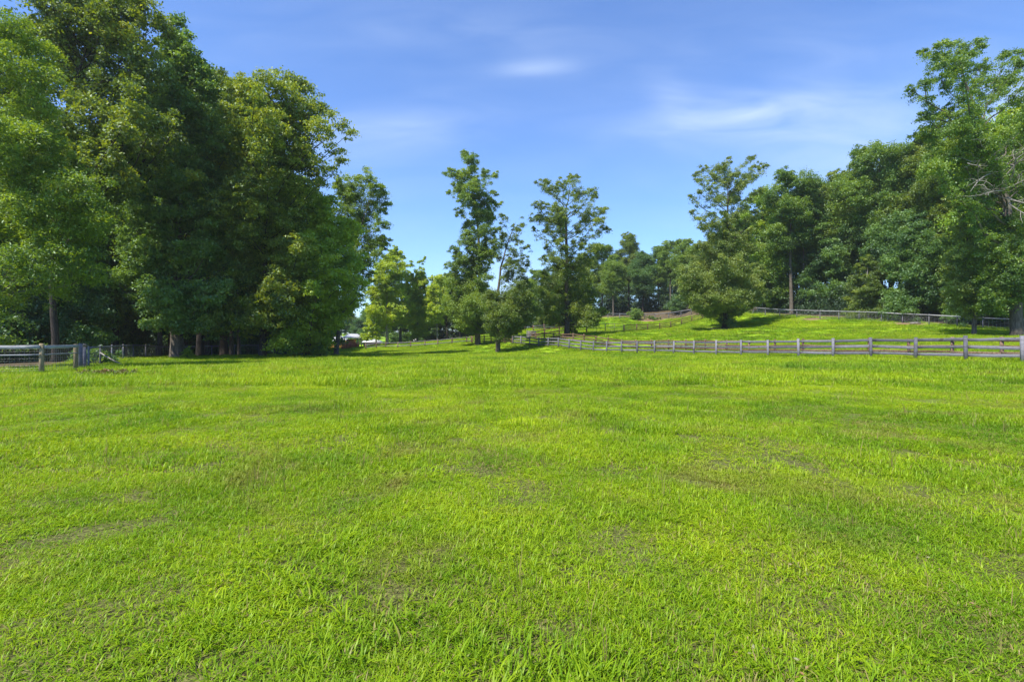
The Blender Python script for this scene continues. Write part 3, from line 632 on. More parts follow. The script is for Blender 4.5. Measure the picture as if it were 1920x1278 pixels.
hero('shade_tree', 23, (331, 672, 42), [(331, 560), (333, 420), (335, 250), (335, 50)], [
  (335, 42, 14), (328, 62, 18), (345, 75, 22), (318, 90, 22), (378, 112, 16, .8), (355, 110, 26), (330, 125, 30), (375, 140, 22), (350, 160, 34), (392, 165, 20), (315, 170, 30), (370, 195, 34), (400, 190, 18, .8), (340, 210, 38), (395, 225, 30), (310, 225, 34), (360, 255, 42), (405, 265, 34), (320, 280, 44),
  (350, 310, 44), (290, 340, 44), (390, 330, 40), (330, 370, 46), (260, 400, 38), (380, 390, 44), (300, 420, 46), (300, 465, 30), (400, 440, 36), (250, 450, 36), (390, 490, 40), (290, 490, 44), (365, 470, 30), (250, 510, 34), (310, 545, 36), (380, 550, 40), (280, 560, 30), (345, 575, 34), (400, 590, 34), (310, 600, 28), (350, 600, 24), (385, 602, 24), (330, 596, 22)],
  .50, .20, 'teal', 'great dark green tree with a stout pale marked trunk on a bed of leaf litter', n_per=34, dens=1.7, bark=BARK, front=.65, tone_shift=.3, sub=.52, flat=.45)
hero('shade_tree', 24, (493, 670, 43), [(493, 600), (497, 420), (500, 300), (520, 180)], [
  (425, 160, 14, .8), (470, 162, 22, .8), (455, 180, 22, .8), (500, 152, 26, .9), (540, 150, 26, .8), (572, 165, 22, .8), (592, 195, 20, .8), (480, 200, 40), (530, 195, 42), (570, 215, 36), (450, 240, 36), (505, 250, 44), (560, 255, 40), (600, 240, 24, .7), (470, 290, 44), (530, 300, 40), (430, 310, 36), (575, 290, 28, .8),
  (622, 215, 14, .5), (642, 232, 12, .5), (658, 248, 8, .5), (612, 262, 16, .5), (632, 285, 13, .5), (606, 305, 16, .5), (624, 320, 11, .5), (592, 335, 18, .5), (640, 300, 8, .5), (600, 345, 12, .5),
  (470, 350, 40), (520, 350, 36), (430, 380, 42), (500, 400, 42), (550, 400, 34), (460, 430, 42), (520, 450, 42), (430, 470, 38), (490, 490, 42), (550, 480, 38), (455, 530, 38), (515, 540, 40), (560, 550, 32), (440, 585, 36), (490, 590, 34), (535, 600, 34), (415, 600, 24)],
  .32, .19, 'olive', 'tall tree right of the great shade tree, feathery twigs at its right', n_per=34, dens=1.6, sub=.52, flat=.45, bark=BARK_DARK, front=.5, limb=.6, tone_shift=.24)
hero('shade_tree', 25, (577, 667, 46), [(578, 600), (590, 500), (600, 400)], [
  (570, 375, 26), (600, 385, 28), (580, 420, 34), (620, 425, 34), (640, 440, 26), (590, 460, 40), (640, 475, 34), (665, 485, 20), (570, 500, 36), (615, 510, 40), (655, 525, 28), (585, 550, 38), (622, 560, 34), (662, 565, 18), (560, 590, 34), (600, 600, 34), (622, 605, 20), (575, 632, 28), (602, 638, 18), (596, 652, 12), (548, 620, 28), (612, 640, 12)],
  .33, .19, 'bright', 'round yellow green tree ending the left wood, leaves down to the grass', n_per=36, dens=1.9, sub=.55, flat=.45, bark=BARK, front=.5, tone_shift=.34)
hero('field_tree', 26, (630, 655, 60), [(645, 560), (668, 460), (690, 380)], [
  (655, 340, 20, .8), (690, 332, 18, .8), (640, 360, 20, .8), (665, 370, 26), (708, 365, 20), (700, 345, 14), (650, 395, 26, .9), (690, 400, 26, .9), (722, 390, 12, .8), (715, 420, 18, .8), (670, 430, 26), (725, 450, 12, .8), (695, 450, 24), (660, 460, 24), (712, 475, 14, .8), (680, 490, 22), (650, 500, 26), (690, 520, 16, .8), (665, 550, 22), (652, 580, 16)],
  .27, .16, 'mid', 'tree with separate rounded tufts rising behind the yellow green tree', n_per=50, dens=1.3)
# --- young bright trees beyond the far fence
hero('young_tree', 31, (725, 645, 103), [(725, 600), (726, 540), (728, 480)], [
  (728, 482, 14), (745, 475, 12), (715, 500, 16), (740, 500, 18), (708, 525, 14), (730, 525, 20), (750, 520, 12), (700, 550, 14), (722, 552, 20), (742, 550, 16), (700, 580, 16), (725, 580, 20), (748, 575, 14), (695, 610, 12), (715, 605, 14), (690, 632, 10), (745, 600, 12)],
  .27, .26, 'yellow', 'sunlit yellow green young tree nearest the small pavilion', n_per=36, dens=1.3, bark=BARK_PALE, tone_shift=.08, front=.4)
hero('young_tree', 32, (751, 643, 106), [(751, 600), (752, 540), (754, 470)], [
  (755, 500, 10, .7), (768, 495, 8, .6), (760, 515, 14), (755, 545, 16), (768, 540, 12), (748, 570, 14), (765, 575, 14), (752, 600, 12), (770, 600, 10)],
  .30, .26, 'bright', 'taller slim young tree with a dark trunk, second along the far fence', n_per=36, dens=1.3, tone_shift=.2, front=.4)
hero('young_tree', 33, (783, 640, 108), [(783, 600), (785, 540), (788, 480)], [
  (788, 492, 6, .5), (797, 485, 5, .4), (786, 512, 12, .9), (778, 528, 12), (794, 530, 12), (785, 548, 16), (774, 565, 12), (795, 565, 14), (784, 585, 18), (775, 605, 14), (795, 602, 14), (784, 622, 14), (797, 625, 8), (774, 630, 8)],
  .18, .26, 'bright', 'narrow columnar bright green tree leafy right to the ground', n_per=40, dens=1.8, tone_shift=.2, front=.4)
hero('young_tree', 34, (820, 637, 106), [(819, 600), (820, 560), (822, 520)], [
  (822, 522, 12), (812, 540, 12), (832, 540, 12), (820, 552, 14), (805, 562, 10, .8), (835, 560, 10, .8), (815, 578, 14), (830, 582, 12), (808, 596, 10, .8), (826, 602, 8, .8), (798, 575, 8, .7)],
  .15, .26, 'yellow', 'small pale yellow green tree with a slim light trunk in front of dark woods', n_per=34, dens=1.5, bark=BARK_PALE, tone_shift=.2, front=.4)
# --- bushes
def bush(name, seed, px, d, w, h, leaf, mat, label, n_per=40, dens=2.2):
    rng = np.random.default_rng(seed); x, y = WX(px, d), d; mb = MB(); bl = []
    for i in range(int(14)):
        a = rng.random()*6.283; q = math.sqrt(rng.random())*w*.38; zz = h*rng.uniform(.2, .8)*(1-.45*q/(w*.5)); bl.append((math.cos(a)*q, math.sin(a)*q, zz, h*rng.uniform(.18, .28)+.05))
    Vs, Ts = [], []
    for bx, by, bz, r in bl:
        mb.tube(bez(np.array([bx*.12, by*.12, -.1]), np.array([bx*.5, by*.5, bz*.7]), np.array([bx, by, bz]), 5), np.linspace(.03, .01, 5), 5, False)
        ns = max(4, int(dens*8*r**1.2)); u = rng.normal(0, 1, (ns, 3)); u /= np.linalg.norm(u, axis=1)[:, None]
        cen = np.array([bx, by, bz])+u*(rng.random(ns)**.5*r)[:, None]; V, T = leaves_np(rng, cen, np.full(ns, r*.45), n_per, leaf); Vs.append(V); Ts.append(T)
    V = np.concatenate(Vs); V[:, 2] = np.maximum(V[:, 2], .0)
    e = empty(name, (x, y, zg(x, y))); link('stem', mb.mesh('stem', BARK_DARK, True), e); link('foliage', crown_mesh('foliage', [V], Ts, LEAF[mat]), e)
    tag(e, label, 'bush'); return e
bush('bush', 41, 1360, 67.5, 3.0, 2.2, .12, 'teal', 'dark round bush growing around the foot of the hillside tree')
bush('bush', 42, 1191, 113, 3.6, 3.0, .2, 'mid', 'bright bush on the bare brown knoll in front of the far rail fence')
bush('bush', 43, 1228, 112, 5.0, 1.2, .2, 'mid', 'low spreading bush on the brown knoll, right of the taller bush')
bush('bush', 44, 1268, 116, 5.4, 5.6, .24, 'teal', 'dark green bush tree at the end of the far rail fence')
bush('bush', 45, 353, 41, .8, 1.1, .1, 'bright', 'small light green sapling beside the stout pale marked trunk', 24)
bush('bush', 46, 180, 31, 2.8, 1.5, .12, 'teal', 'dark weedy bush just behind the corner of the wire fence')
bush('bush', 47, 602, 45, 1.4, 1.4, .12, 'mid', 'leafy clump on the grass below the yellow green tree')

# --- generic forest trees (a few kinds, copied)
def make_kind(seed, H, cb, Rr, leaf, mat, bark, n_blob=22, n_per=34, dens=1.0, style='oval', r0=.28, lean=0):
    rng = np.random.default_rng(seed); bl = []
    for i in range(n_blob):
        t = (i+.5)/n_blob; t = min(1, max(0, t+rng.normal(0, .03))); z = H*(cb+(1-cb)*t*.95)
        if style == 'oval': prof = math.sin(math.pi*min(1, .12+t*.86))**.7
        elif style == 'cone': prof = (1-t)*.95+.08
        elif style == 'vase': prof = .35+.65*math.sin(math.pi*(.25+.55*t))
        else: prof = .9*(1-t**3)+.12
        a = i*2.4+rng.normal(0, .5); q = Rr*prof*(.35+.6*rng.random()); r = Rr*(.30+.18*rng.random())*(.6+.5*prof)
        bl.append((math.cos(a)*q+lean*z, math.sin(a)*q, z, r, 1.0))
    bl.append((lean*H, 0, H*.96, Rr*.22, 1))
    tr = [(0, 0, 0), (rng.normal(0, .2)+lean*H*.3, rng.normal(0, .2), H*.35), (rng.normal(0, .3)+lean*H*.6, rng.normal(0, .3), H*.7), (lean*H, 0, H*.93)]
    return grow(rng, tr, r0, bl, leaf, LEAF[mat], bark, n_per=n_per, dens=dens, twigs=3), H
KIND = {
 'oakA': make_kind(101, 20, .40, 4.2, .205, 'mid', BARK, 24, 58, .95, 'oval'),
 'oakB': make_kind(102, 20, .30, 4.4, .205, 'teal', BARK_DARK, 26, 58, .95, 'oval'),
 'tallA': make_kind(103, 24, .48, 3.8, .205, 'mid', BARK, 22, 60, 1.0, 'vase', .30),
 'tallB': make_kind(104, 24, .38, 3.6, .205, 'olive', BARK_DARK, 24, 60, 1.0, 'oval', .30),
 'edgeA': make_kind(105, 14, .06, 3.4, .20, 'teal', BARK, 28, 63, 1.1, 'round', .2),
 'edgeB': make_kind(106, 14, .10, 3.2, .20, 'mid', BARK, 28, 63, 1.1, 'oval', .2),
 'edgeC': make_kind(107, 12, .05, 3.0, .20, 'olive', BARK_PALE, 26, 60, 1.1, 'round', .18),
 'brightA': make_kind(108, 18, .22, 4.0, .205, 'bright', BARK, 26, 60, 1.0, 'oval', .25),
 'thinA': make_kind(109, 22, .62, 3.0, .205, 'teal', BARK, 16, 58, 1.0, 'vase', .15),
}
rnd = random.Random(7)
def put(kind, px, top, d, label, group=None, name='forest_tree', wide=1.0):
    ms, H = KIND[kind]; x, y = WX(px, d), d; z = zg(x, y); h = WZ(top, d)-z; s = h/H
    return place_tree(name, (x, y, z), rnd.random()*6.283, (s**.8*wide, s**.8*wide, s), ms, label, 'tree', group)
# right wood, front row: each told apart
RW = [
 ('brightA', 1432, 352, 86, 'bright leafy tree at the left end of the right wood, half behind the hillside tree'),
 ('edgeB', 1455, 440, 84, 'lower rounded tree leaning over the left end of the white railed fence'),
 ('tallA', 1484, 322, 80, 'tall tree with a pale trunk behind the second gap of the white railed fence'),
 ('thinA', 1505, 345, 81, 'tree with a straight grey trunk standing close behind the white railed fence'),
 ('oakB', 1530, 335, 84, 'dark round topped tree right of the straight grey trunk'),
 ('edgeA', 1552, 400, 79, 'dark blue green tree with foliage to the ground in the right wood'),
 ('tallB', 1575, 312, 80, 'tall olive topped tree near the middle of the right wood'),
 ('oakA', 1610, 300, 78, 'tall green tree left of the highest bump of the right wood'),
 ('edgeC', 1628, 480, 68, 'small bright layered tree low in front of the dark right wood'),
 ('tallA', 1650, 268, 72, 'tree making the high bump of the right wood skyline'),
 ('oakB', 1690, 300, 70, 'broad dark tree under the skyline right of the high bump'),
 ('edgeA', 1722, 400, 64, 'dark full skirted tree with a slim grey trunk at the white railed fence'),
 ('tallB', 1735, 235, 68, 'tall tree whose crown meets the leaning tree from the left'),
 ('edgeB', 1765, 410, 63, 'dark leafy tree just left of the slim pale leaved tree'),
 ('tallB', 1800, 235, 62, 'olive crowned tree directly behind the leaning tree'),
 ('brightA', 1885, 205, 58, 'bright yellow green crown at the right edge behind the leaning tree'),
 ('oakA', 1930, 190, 56, 'broad tree cut by the right edge of the view'),
 ('edgeA', 1850, 430, 58, 'dark low tree seen between the slim pale tree and the leaning trunk'),
 ('edgeB', 1940, 420, 52, 'leafy low tree at the far right edge behind the fence'),
]
for k, px, top, d, lb in RW: put(k, px, top, d, lb, 'trees along the front of the right wood')
rr_ = np.random.default_rng(77)
for i in range(34):
    px = 1440+i*17+rr_.uniform(-8, 8); base = np.interp(px, [1420, 1650, 1750, 1900, 2050], [92, 80, 76, 68, 62]); d = base+rr_.uniform(0, 22)
    top = np.interp(px, [1420, 1480, 1570, 1650, 1750, 1900, 2000], [385, 345, 335, 290, 260, 225, 200])+rr_.uniform(5, 50)
    put(['tallB', 'oakB', 'thinA', 'tallA', 'oakA'][i % 5], px, top, d, 'tree deep inside the right wood behind the front row, mostly hidden', 'trees deep in the right wood')
# far wood along the back, between the lone trees
FW = [
 ('oakB', 705, 560, 132, 'far dark tree behind the sunlit young trees, nearest the dark shed'),
 ('oakA', 728, 545, 128, 'far tree directly behind the sunlit yellow green young tree'),
 ('edgeA', 748, 565, 122, 'far dark tree behind the second young tree'),
 ('oakB', 768, 540, 126, 'far dark tree between the young trees and the columnar one'),
 ('edgeA', 795, 555, 120, 'far dark tree right behind the columnar bright tree'),
 ('brightA', 812, 530, 124, 'far bright tree behind the small pale young tree'),
 ('oakA', 838, 512, 122, 'far tree left of the tall narrow field tree'),
 ('brightA', 862, 522, 120, 'far bright tree just behind the left side of the tall narrow tree'),
 ('oakB', 905, 530, 125, 'far tree hidden behind the trunk of the tall narrow tree'),
 ('edgeB', 950, 545, 118, 'far rounded tree behind the thin forked tree'),
 ('brightA', 985, 522, 116, 'far bright tree between the thin forked tree and the tiered one'),
 ('tallA', 1010, 505, 122, 'far tree close left of the tiered lone tree'),
 ('edgeC', 1022, 560, 108, 'small olive tree on the slope at the left foot of the tiered tree'),
 ('oakB', 1050, 500, 124, 'far dark tree behind the tiered tree trunk'),
 ('tallB', 1095, 470, 124, 'far tree just right of the tiered lone tree'),
 ('tallA', 1128, 455, 128, 'far tree with an open crown right of the tiered tree'),
 ('oakA', 1150, 478, 122, 'full green far tree behind the brown knoll fence'),
 ('tallB', 1178, 432, 130, 'highest far tree with a thin open top above the brown knoll'),
 ('oakB', 1205, 470, 124, 'dark far tree above the bright bush on the knoll'),
 ('thinA', 1235, 462, 126, 'far tree with a tall bare trunk right of the knoll bush'),
 ('tallA', 1258, 450, 122, 'far tall tree above the end of the far rail fence'),
 ('oakA', 1290, 448, 118, 'far tree just left of the hillside tree'),
 ('oakB', 1325, 452, 116, 'far dark tree behind the left side of the hillside tree'),
 ('tallB', 1360, 420, 112, 'far tree directly behind the hillside tree'),
 ('oakA', 1395, 395, 104, 'far tree filling the gap right of the hillside tree'),
]
for k, px, top, d, lb in FW: put(k, px, top, d, lb, 'trees along the back of the pasture')
for i in range(34):
    px = 815+i*18+rr_.uniform(-7, 7); d = rr_.uniform(130, 165)
    top = np.interp(px, [815, 870, 960, 1010, 1120, 1180, 1250, 1400], [520, 530, 545, 525, 485, 462, 472, 440])+rr_.uniform(5, 25)
    put(['tallB', 'oakB', 'oakA', 'tallA', 'edgeA'][i % 5], px, top, d, 'tree deep in the far wood behind the front trees, mostly hidden', 'trees deep in the far wood')
# bluish far trees seen past the pavilion
for i, (px, top, d) in enumerate([(640, 580, 200), (660, 588, 210), (684, 578, 190), (705, 572, 200), (620, 570, 190), (673, 596, 240), (694, 592, 230)]):
    put(['oakB', 'oakA', 'edgeA'][i % 3], px, top, d, 'distant tree beyond the small pavilion, far down the drive', 'distant trees beyond the pavilion', wide=1.3)
# left wood behind the heroes
LW = [
 ('tallB', 50, 170, 44, 'dark tree with a thin trunk behind the wire fence at the left edge'),
 ('edgeA', 20, 300, 38, 'dark full tree behind the nearest light green tree'),
 ('thinA', 104, 250, 48, 'tree with a slim bare trunk behind the corner of the wire fence'),
 ('edgeA', 130, 430, 40, 'low dark green tree behind the corner posts of the wire fence'),
 ('oakB', 215, 230, 50, 'dark tree filling the shade left of the stout trunk'),
 ('edgeB', 235, 400, 52, 'leafy dark tree above the long rail left of the stout trunk'),
 ('tallA', 300, 120, 52, 'tree behind the great dark green tree, slim trunk to its left'),
 ('tallB', 375, 110, 47, 'tree with a leaning trunk just right of the stout one'),
 ('oakB', 420, 145, 50, 'tree behind the pair of close trunks in the left wood'),
 ('tallA', 434, 200, 48, 'left one of two close trunks between the two big shade trees'),
 ('tallA', 448, 330, 50, 'right one of two close trunks, with a low forking branch'),
 ('tallA', 512, 380, 58, 'slim tree behind the rail right of the tall shade tree'),
 ('oakA', 560, 330, 56, 'tree behind the yellow green tree at the end of the left wood'),
]
for k, px, top, d, lb in LW: put(k, px, top, d, lb, 'trees along the edge of the left wood', wide=.6 if k in ('tallA', 'thinA') else 1.0)
for i in range(30):
    px = -60+i*20.5+rr_.uniform(-8, 8); d = rr_.uniform(54, 100)
    top = np.interp(px, [-60, 200, 300, 420, 560, 620], [190, 230, 230, 230, 330, 420])+rr_.uniform(10, 60)
    put(['tallB', 'oakB', 'tallA', 'edgeA', 'oakA', 'edgeA'][i % 6], px, top, d, 'tree deep inside the left wood behind the edge trees, mostly hidden', 'trees deep in the left wood', wide=1.15)

# undergrowth: dense mass at the wood edges
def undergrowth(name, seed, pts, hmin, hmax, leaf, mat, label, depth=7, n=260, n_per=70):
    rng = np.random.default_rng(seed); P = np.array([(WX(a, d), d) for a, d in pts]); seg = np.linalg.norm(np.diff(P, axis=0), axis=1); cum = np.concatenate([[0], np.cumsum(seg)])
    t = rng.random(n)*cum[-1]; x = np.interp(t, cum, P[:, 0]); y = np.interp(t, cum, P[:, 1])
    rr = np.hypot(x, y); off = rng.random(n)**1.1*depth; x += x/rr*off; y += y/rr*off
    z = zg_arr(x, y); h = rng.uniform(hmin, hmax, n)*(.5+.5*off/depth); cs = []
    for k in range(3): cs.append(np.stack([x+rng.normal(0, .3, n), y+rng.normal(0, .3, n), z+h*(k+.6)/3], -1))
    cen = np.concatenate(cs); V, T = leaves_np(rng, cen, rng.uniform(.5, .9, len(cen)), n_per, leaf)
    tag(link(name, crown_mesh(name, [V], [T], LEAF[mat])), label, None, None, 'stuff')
undergrowth('undergrowth', 61, [(1425, 86), (1540, 76), (1660, 70), (1740, 66), (1900, 58), (2050, 52)], .5, 9.0, .24, 'under', 'undergrowth with shade-darkened leaves along the foot of the right wood', 16, 800)
undergrowth('undergrowth', 62, [(755, 124), (800, 122), (900, 120), (1000, 122), (1100, 128), (1200, 126), (1300, 118), (1400, 104)], 1, 10.0, .32, 'under', 'undergrowth with shade-darkened leaves along the foot of the far wood', 20, 800)
undergrowth('undergrowth', 63, [(-60, 34), (100, 44), (200, 52), (320, 58), (450, 62), (570, 66)], .8, 6.0, .2, 'under', 'undergrowth with shade-darkened leaves inside the left wood', 12, 520)

# ------------------------------------------------------------ fences
def fence_pts_px(L): return [(WX(a, d), d) for a, d in L]
frng = random.Random(3)
def board_fence(name, pts, label, post_m, rail_m, H=1.25, heights=(.35, .72, 1.1), post_w=.13, board_h=.14, extend=0, board_first_side=-1, facing=None, cat='fence', rails=None):
    x0, y0 = pts[0]; e = empty(name, (x0, y0, zg(x0, y0))); z0 = e.location.z
    zs = [zg(*p) for p in pts]
    for (x, y), z in zip(pts, zs):
        mb = MB(); tl = frng.uniform(-.04, .04); hh = H+frng.uniform(-.04, .04)
        mb.beam((x-x0, y-y0, z-z0-.3), (x-x0+tl, y-y0+frng.uniform(-.02, .02), z-z0+hh), post_w, post_w, up=(0.37, .93, 0))
        mb.build('post', post_m, e)
    for i in range(len(pts)-1):
        (xa, ya), (xb, yb) = pts[i], pts[i+1]; dx, dy = xb-xa, yb-ya; l = math.hypot(dx, dy); nx, ny = -dy/l, dx/l
        if nx*(-xa)+ny*(-ya) < 0: nx, ny = -nx, -ny      # boards on the side that faces the open field
        o = post_w/2+.022
        for k, hgt in enumerate(heights):
            mb = MB(); j = frng.uniform(-.03, .03); j2 = frng.uniform(-.03, .03)
            ux, uy = dx/l, dy/l; off = board_first_side*-1*o
            a = (xa-x0+nx*off-ux*0+ux*.004, ya-y0+ny*off+uy*.004, zs[i]-z0+hgt+j); b = (xb-x0+nx*off-ux*.004, yb-y0+ny*off-uy*.004, zs[i+1]-z0+hgt+j2)
            mb.beam(a, b, .035, board_h*frng.uniform(.9, 1.08), jitter=.012, rng=frng); mb.build('rail', rail_m, e)
    tag(e, label, cat); return e
A_px = [(2175, 18.6), (2040, 20.7), (1918, 23), (1811, 25.1), (1716.4, 27.4), (1633.5, 30), (1562, 32), (1497.5, 34), (1440, 36), (1389.5, 38.3), (1342.5, 40.5), (1300.75, 42.8), (1263, 45), (1227.5, 47.3), (1194.5, 49.5), (1165.5, 51.7), (1137.5, 53.8), (1112.5, 56), (1088.75, 58.1), (1066.75, 60.2), (1046.75, 62.3), (1028, 64.4), (1010, 66.5), (993, 68.6), (977, 70.8), (962, 73)]
board_fence('board_fence', fence_pts_px(A_px), 'grey weathered three board fence running from the right edge into the field, the front one', WOOD_GREY, WOOD_GREY, 1.24, (.34, .71, 1.09), .14, .15, board_first_side=1)
board_fence('board_fence', fence_pts_px([(960, 73.2), (947, 75.4), (934, 77.6), (921, 79.6), (908, 81.6), (896, 83.4), (885, 85)]), 'brown post fence crossing behind the two trunks of the narrow field trees', WOOD_BROWN, WOOD_BROWN, 1.25, (.4, .72, 1.08), .15, .12)
B_px = [(2080, 22.6), (1975, 24.4), (1879, 26.3), (1785, 28.4), (1704, 30.6), (1629, 32.8), (1564, 35), (1505.6, 37.2), (1453, 39.4), (1405, 41.6), (1362, 43.8), (1323, 46), (1286, 48.2), (1253.7, 50.4), (1221.7, 52.6), (1192.5, 54.8), (1165, 57), (1140.5, 59.2), (1117, 61.4), (1095, 63.6), (1075, 65.6), (1056, 67.6), (1038, 69.6), (1020.75, 71.4), (1005, 73), (991, 74.5)]
board_fence('board_fence', fence_pts_px(B_px), 'brown board fence running behind the grey one with a narrow lane between', WOOD_BROWN, WOOD_BROWN, 1.08, (.28, .60, .93), .14, .13)
C1 = [(991, 75.5), (1021, 77), (1048.75, 78), (1074.5, 79), (1099.5, 80)]
board_fence('board_fence', fence_pts_px(C1), 'short brown board fence left of the wide wire gate', WOOD_BROWN, WOOD_BROWN, 1.2, (.55, 1.05), .17, .13)
C2 = [(1170, 81.5), (1194, 83), (1214.5, 84.5), (1237, 86.5), (1257.5, 88), (1278, 89.5), (1297.5, 90.5), (1317, 91.2), (1333, 91.8), (1350, 92.3), (1366, 92.5)]
board_fence('board_fence', fence_pts_px(C2), 'brown board fence climbing the hill from the wire gate to the hillside tree', WOOD_BROWN, WOOD_BROWN, 1.15, (.35, .68, 1.02), .17, .12)
D_px = [(884, 86.2), (875, 87), (848, 88), (821, 90), (797, 92), (770, 94), (745.75, 96), (723.75, 98), (705.75, 99), (686, 100)]
board_fence('board_fence', fence_pts_px(D_px), 'low two board fence crossing the far field left of the narrow field trees', WOOD_BROWN, WOOD_GREY, 1.15, (.42, .98), .17, .13)
board_fence('board_fence', fence_pts_px([(1000, 104), (1020, 104), (1040, 105), (1060, 106), (1080, 107)]), 'far board fence on the slope behind the tiered lone tree', WOOD_BROWN, WOOD_GREY, 1.15, (.5, .95), .17, .13)
def fence_tufts():
    rng = np.random.default_rng(88); xs, ys = [], []
    for L in (A_px, B_px, C2, D_px):
        P = np.array(fence_pts_px(L)); t = rng.random(len(P)*9)*(len(P)-1); i = t.astype(int); f = (t-i)[:, None]
        q = P[i]*(1-f)+P[i+1]*f; xs.append(q[:, 0]+rng.normal(0, .12, len(q))); ys.append(q[:, 1]+rng.normal(0, .12, len(q)))
        for k in range(3): xs.append(P[:, 0]+rng.normal(0, .12, len(P))); ys.append(P[:, 1]+rng.normal(0, .12, len(P)))
    x = np.concatenate(xs); y = np.concatenate(ys); n = len(x)
    c = patch_collection('fence_turf', [blade_patch(rng, 90, .16, .10, .26, .011, .8, .10, 0) for _ in range(3)])
    tag(scatter('fence_line_grass', x, y, zg_arr(x, y), rng.random(n)*6.283, rng.uniform(.8, 1.4, n), rng.uniform(.6, 1.5, n), rng.integers(0, 3, n), c), 'long uncut grass growing along the foot of the board fences', None, None, 'stuff')
fence_tufts()
# wide wire gate
def wire_gate():
    (xa, ya), (xb, yb) = fence_pts_px([(1101, 80), (1168.5, 81.4)]); za, zb = zg(xa, ya), zg(xb, yb)
    e = empty('gate', (xa, ya, za)); mb = MB(); g = MB(); L = [(0, 0), (.5, .5), (1, 1)]
    P = lambda t, h: np.array([(xb-xa)*t, (yb-ya)*t, (zb-za)*t+h])
    for t0, t1 in ((0.0, .495), (.505, 1.0)):
        f = MB()
        for h in (.18, .7, 1.28): f.tube([P(t0, h), P(t1, h)], .03, 8)
        for t in (t0, t1, (t0+t1)/2): f.tube([P(t, .16), P(t, 1.3)], .028, 8)
        f.build('gate_leaf', mat_gate, e)
    tag(e, 'wide double wire gate on the slope right of the tiered lone tree', 'gate')
mat_gate = mat_plain('gate_pipe', (.09, .07, .05), (.17, .14, .11), .6)
wire_gate()
def corner_boards():
    x, y = WX(996, 74), 74.0; z = zg(x, y); e = empty('wooden_gate', (x, y, z)); f = MB()
    for t in (-.6, .6): f.beam((t, 0, .05), (t, .05, 1.35), .12, .12, up=(0, 1, 0))
    f.build('gate_frame', WOOD_GREY, e); b = MB()
    for i, h in enumerate((.3, .55, .8, 1.05, 1.27)): b.beam((-.68, -.09, h), (.68, -.08, h+.03*(-1)**i), .03, .14)
    b.beam((-.6, -.13, .3), (.6, -.13, 1.2), .03, .12); b.build('boards', WOOD_GREY, e)
    tag(e, 'pale weathered board gate where the two board fences meet', 'gate')
corner_boards()
# white railed wire fences
def mesh_panel(pts, zs, x0, y0, z0, h0, h1, nh, sp, r=.004):
    mb = MB()
    for i in range(len(pts)-1):
        (xa, ya), (xb, yb) = pts[i], pts[i+1]; l = math.hypot(xb-xa, yb-ya)
        for k in range(nh):
            h = h0+(h1-h0)*k/(nh-1); mb.tube([(xa-x0, ya-y0, zs[i]-z0+h), (xb-x0, yb-y0, zs[i+1]-z0+h)], r, 3, False)
        m = max(1, int(l/sp))
        for k in range(m):
            t = (k+.5)/m; x = xa+(xb-xa)*t-x0; y = ya+(yb-ya)*t-y0; z = zs[i]+(zs[i+1]-zs[i])*t-z0
            mb.tube([(x, y, z+h0), (x, y, z+h1)], r, 3, False)
    return mb
def rail_fence(name, pts, label, H, post_m, rail_m, rail_h=.12, post_r=.05, top_w=.05, mesh=(.08, 1.05, 8, .3, .004), mid=None, sag=0):
    x0, y0 = pts[0]; z0 = zg(x0, y0); e = empty(name, (x0, y0, z0)); zs = [zg(*p) for p in pts]
    for (x, y), z in zip(pts, zs):
        mb = MB(); hh = H+frng.uniform(0, .06)
        mb.tube([(x-x0, y-y0, z-z0-.3), (x-x0, y-y0, z-z0+hh*.5), (x-x0+frng.uniform(-.02, .02), y-y0, z-z0+hh-.015), (x-x0, y-y0, z-z0+hh)], [post_r*1.05, post_r, post_r*.95, post_r*.8], 10); mb.build('post', post_m, e)
    for i in range(len(pts)-1):
        (xa, ya), (xb, yb) = pts[i], pts[i+1]; l = math.hypot(xb-xa, yb-ya); nx, ny = -(yb-ya)/l, (xb-xa)/l
        if nx*(-xa)+ny*(-ya) < 0: nx, ny = -nx, -ny
        o = post_r+top_w/2+.002
        for h in [H-rail_h/2-.02]+([mid] if mid else []):
            rh = rail_h if h > .8*H else rail_h*.35
            mb = MB(); mb.beam((xa-x0+nx*o, ya-y0+ny*o, zs[i]-z0+h), (xb-x0+nx*o, yb-y0+ny*o, zs[i+1]-z0+h), top_w, rh, jitter=.008 if sag else .003, rng=frng); mb.build('rail', rail_m, e)
    if mesh:
        sh = [(x+0, y) for x, y in pts]; mesh_panel(sh, zs, x0, y0, z0, *mesh).build('wire_mesh', WIRE, e)
    tag(e, label, 'fence'); return e
E_px = [(2085, 43.5), (2020, 46), (1956, 49), (1895.7, 52), (1842.8, 54.8), (1794.6, 57.4), (1741.8, 60), (1692, 62), (1652.7, 64), (1610.7, 66), (1572.8, 68), (1537.6, 70), (1494, 74), (1462, 78), (1435, 82), (1412, 85.5), (1392, 89)]
rail_fence('rail_fence', fence_pts_px(E_px), 'wire fence with a white top rail along the front of the right wood', 1.18, WOOD_GREY, WOOD_PALE, .12, .055, .05, (.08, 1.0, 7, .4, .006))
rail_fence('rail_fence', fence_pts_px([(1120, 121), (1140, 118), (1162, 115), (1186, 114.5), (1209, 114), (1228, 113.5), (1254, 113), (1277, 112), (1296, 111)]), 'far pale rail fence arching over the brown knoll', 1.2, WOOD_GREY, WOOD_GREY, .14, .08, .05, (.1, 1.0, 4, .6, .008))
G_px = [(-150, 20.2), (-35, 20.5), (78, 21), (142, 23.5)]
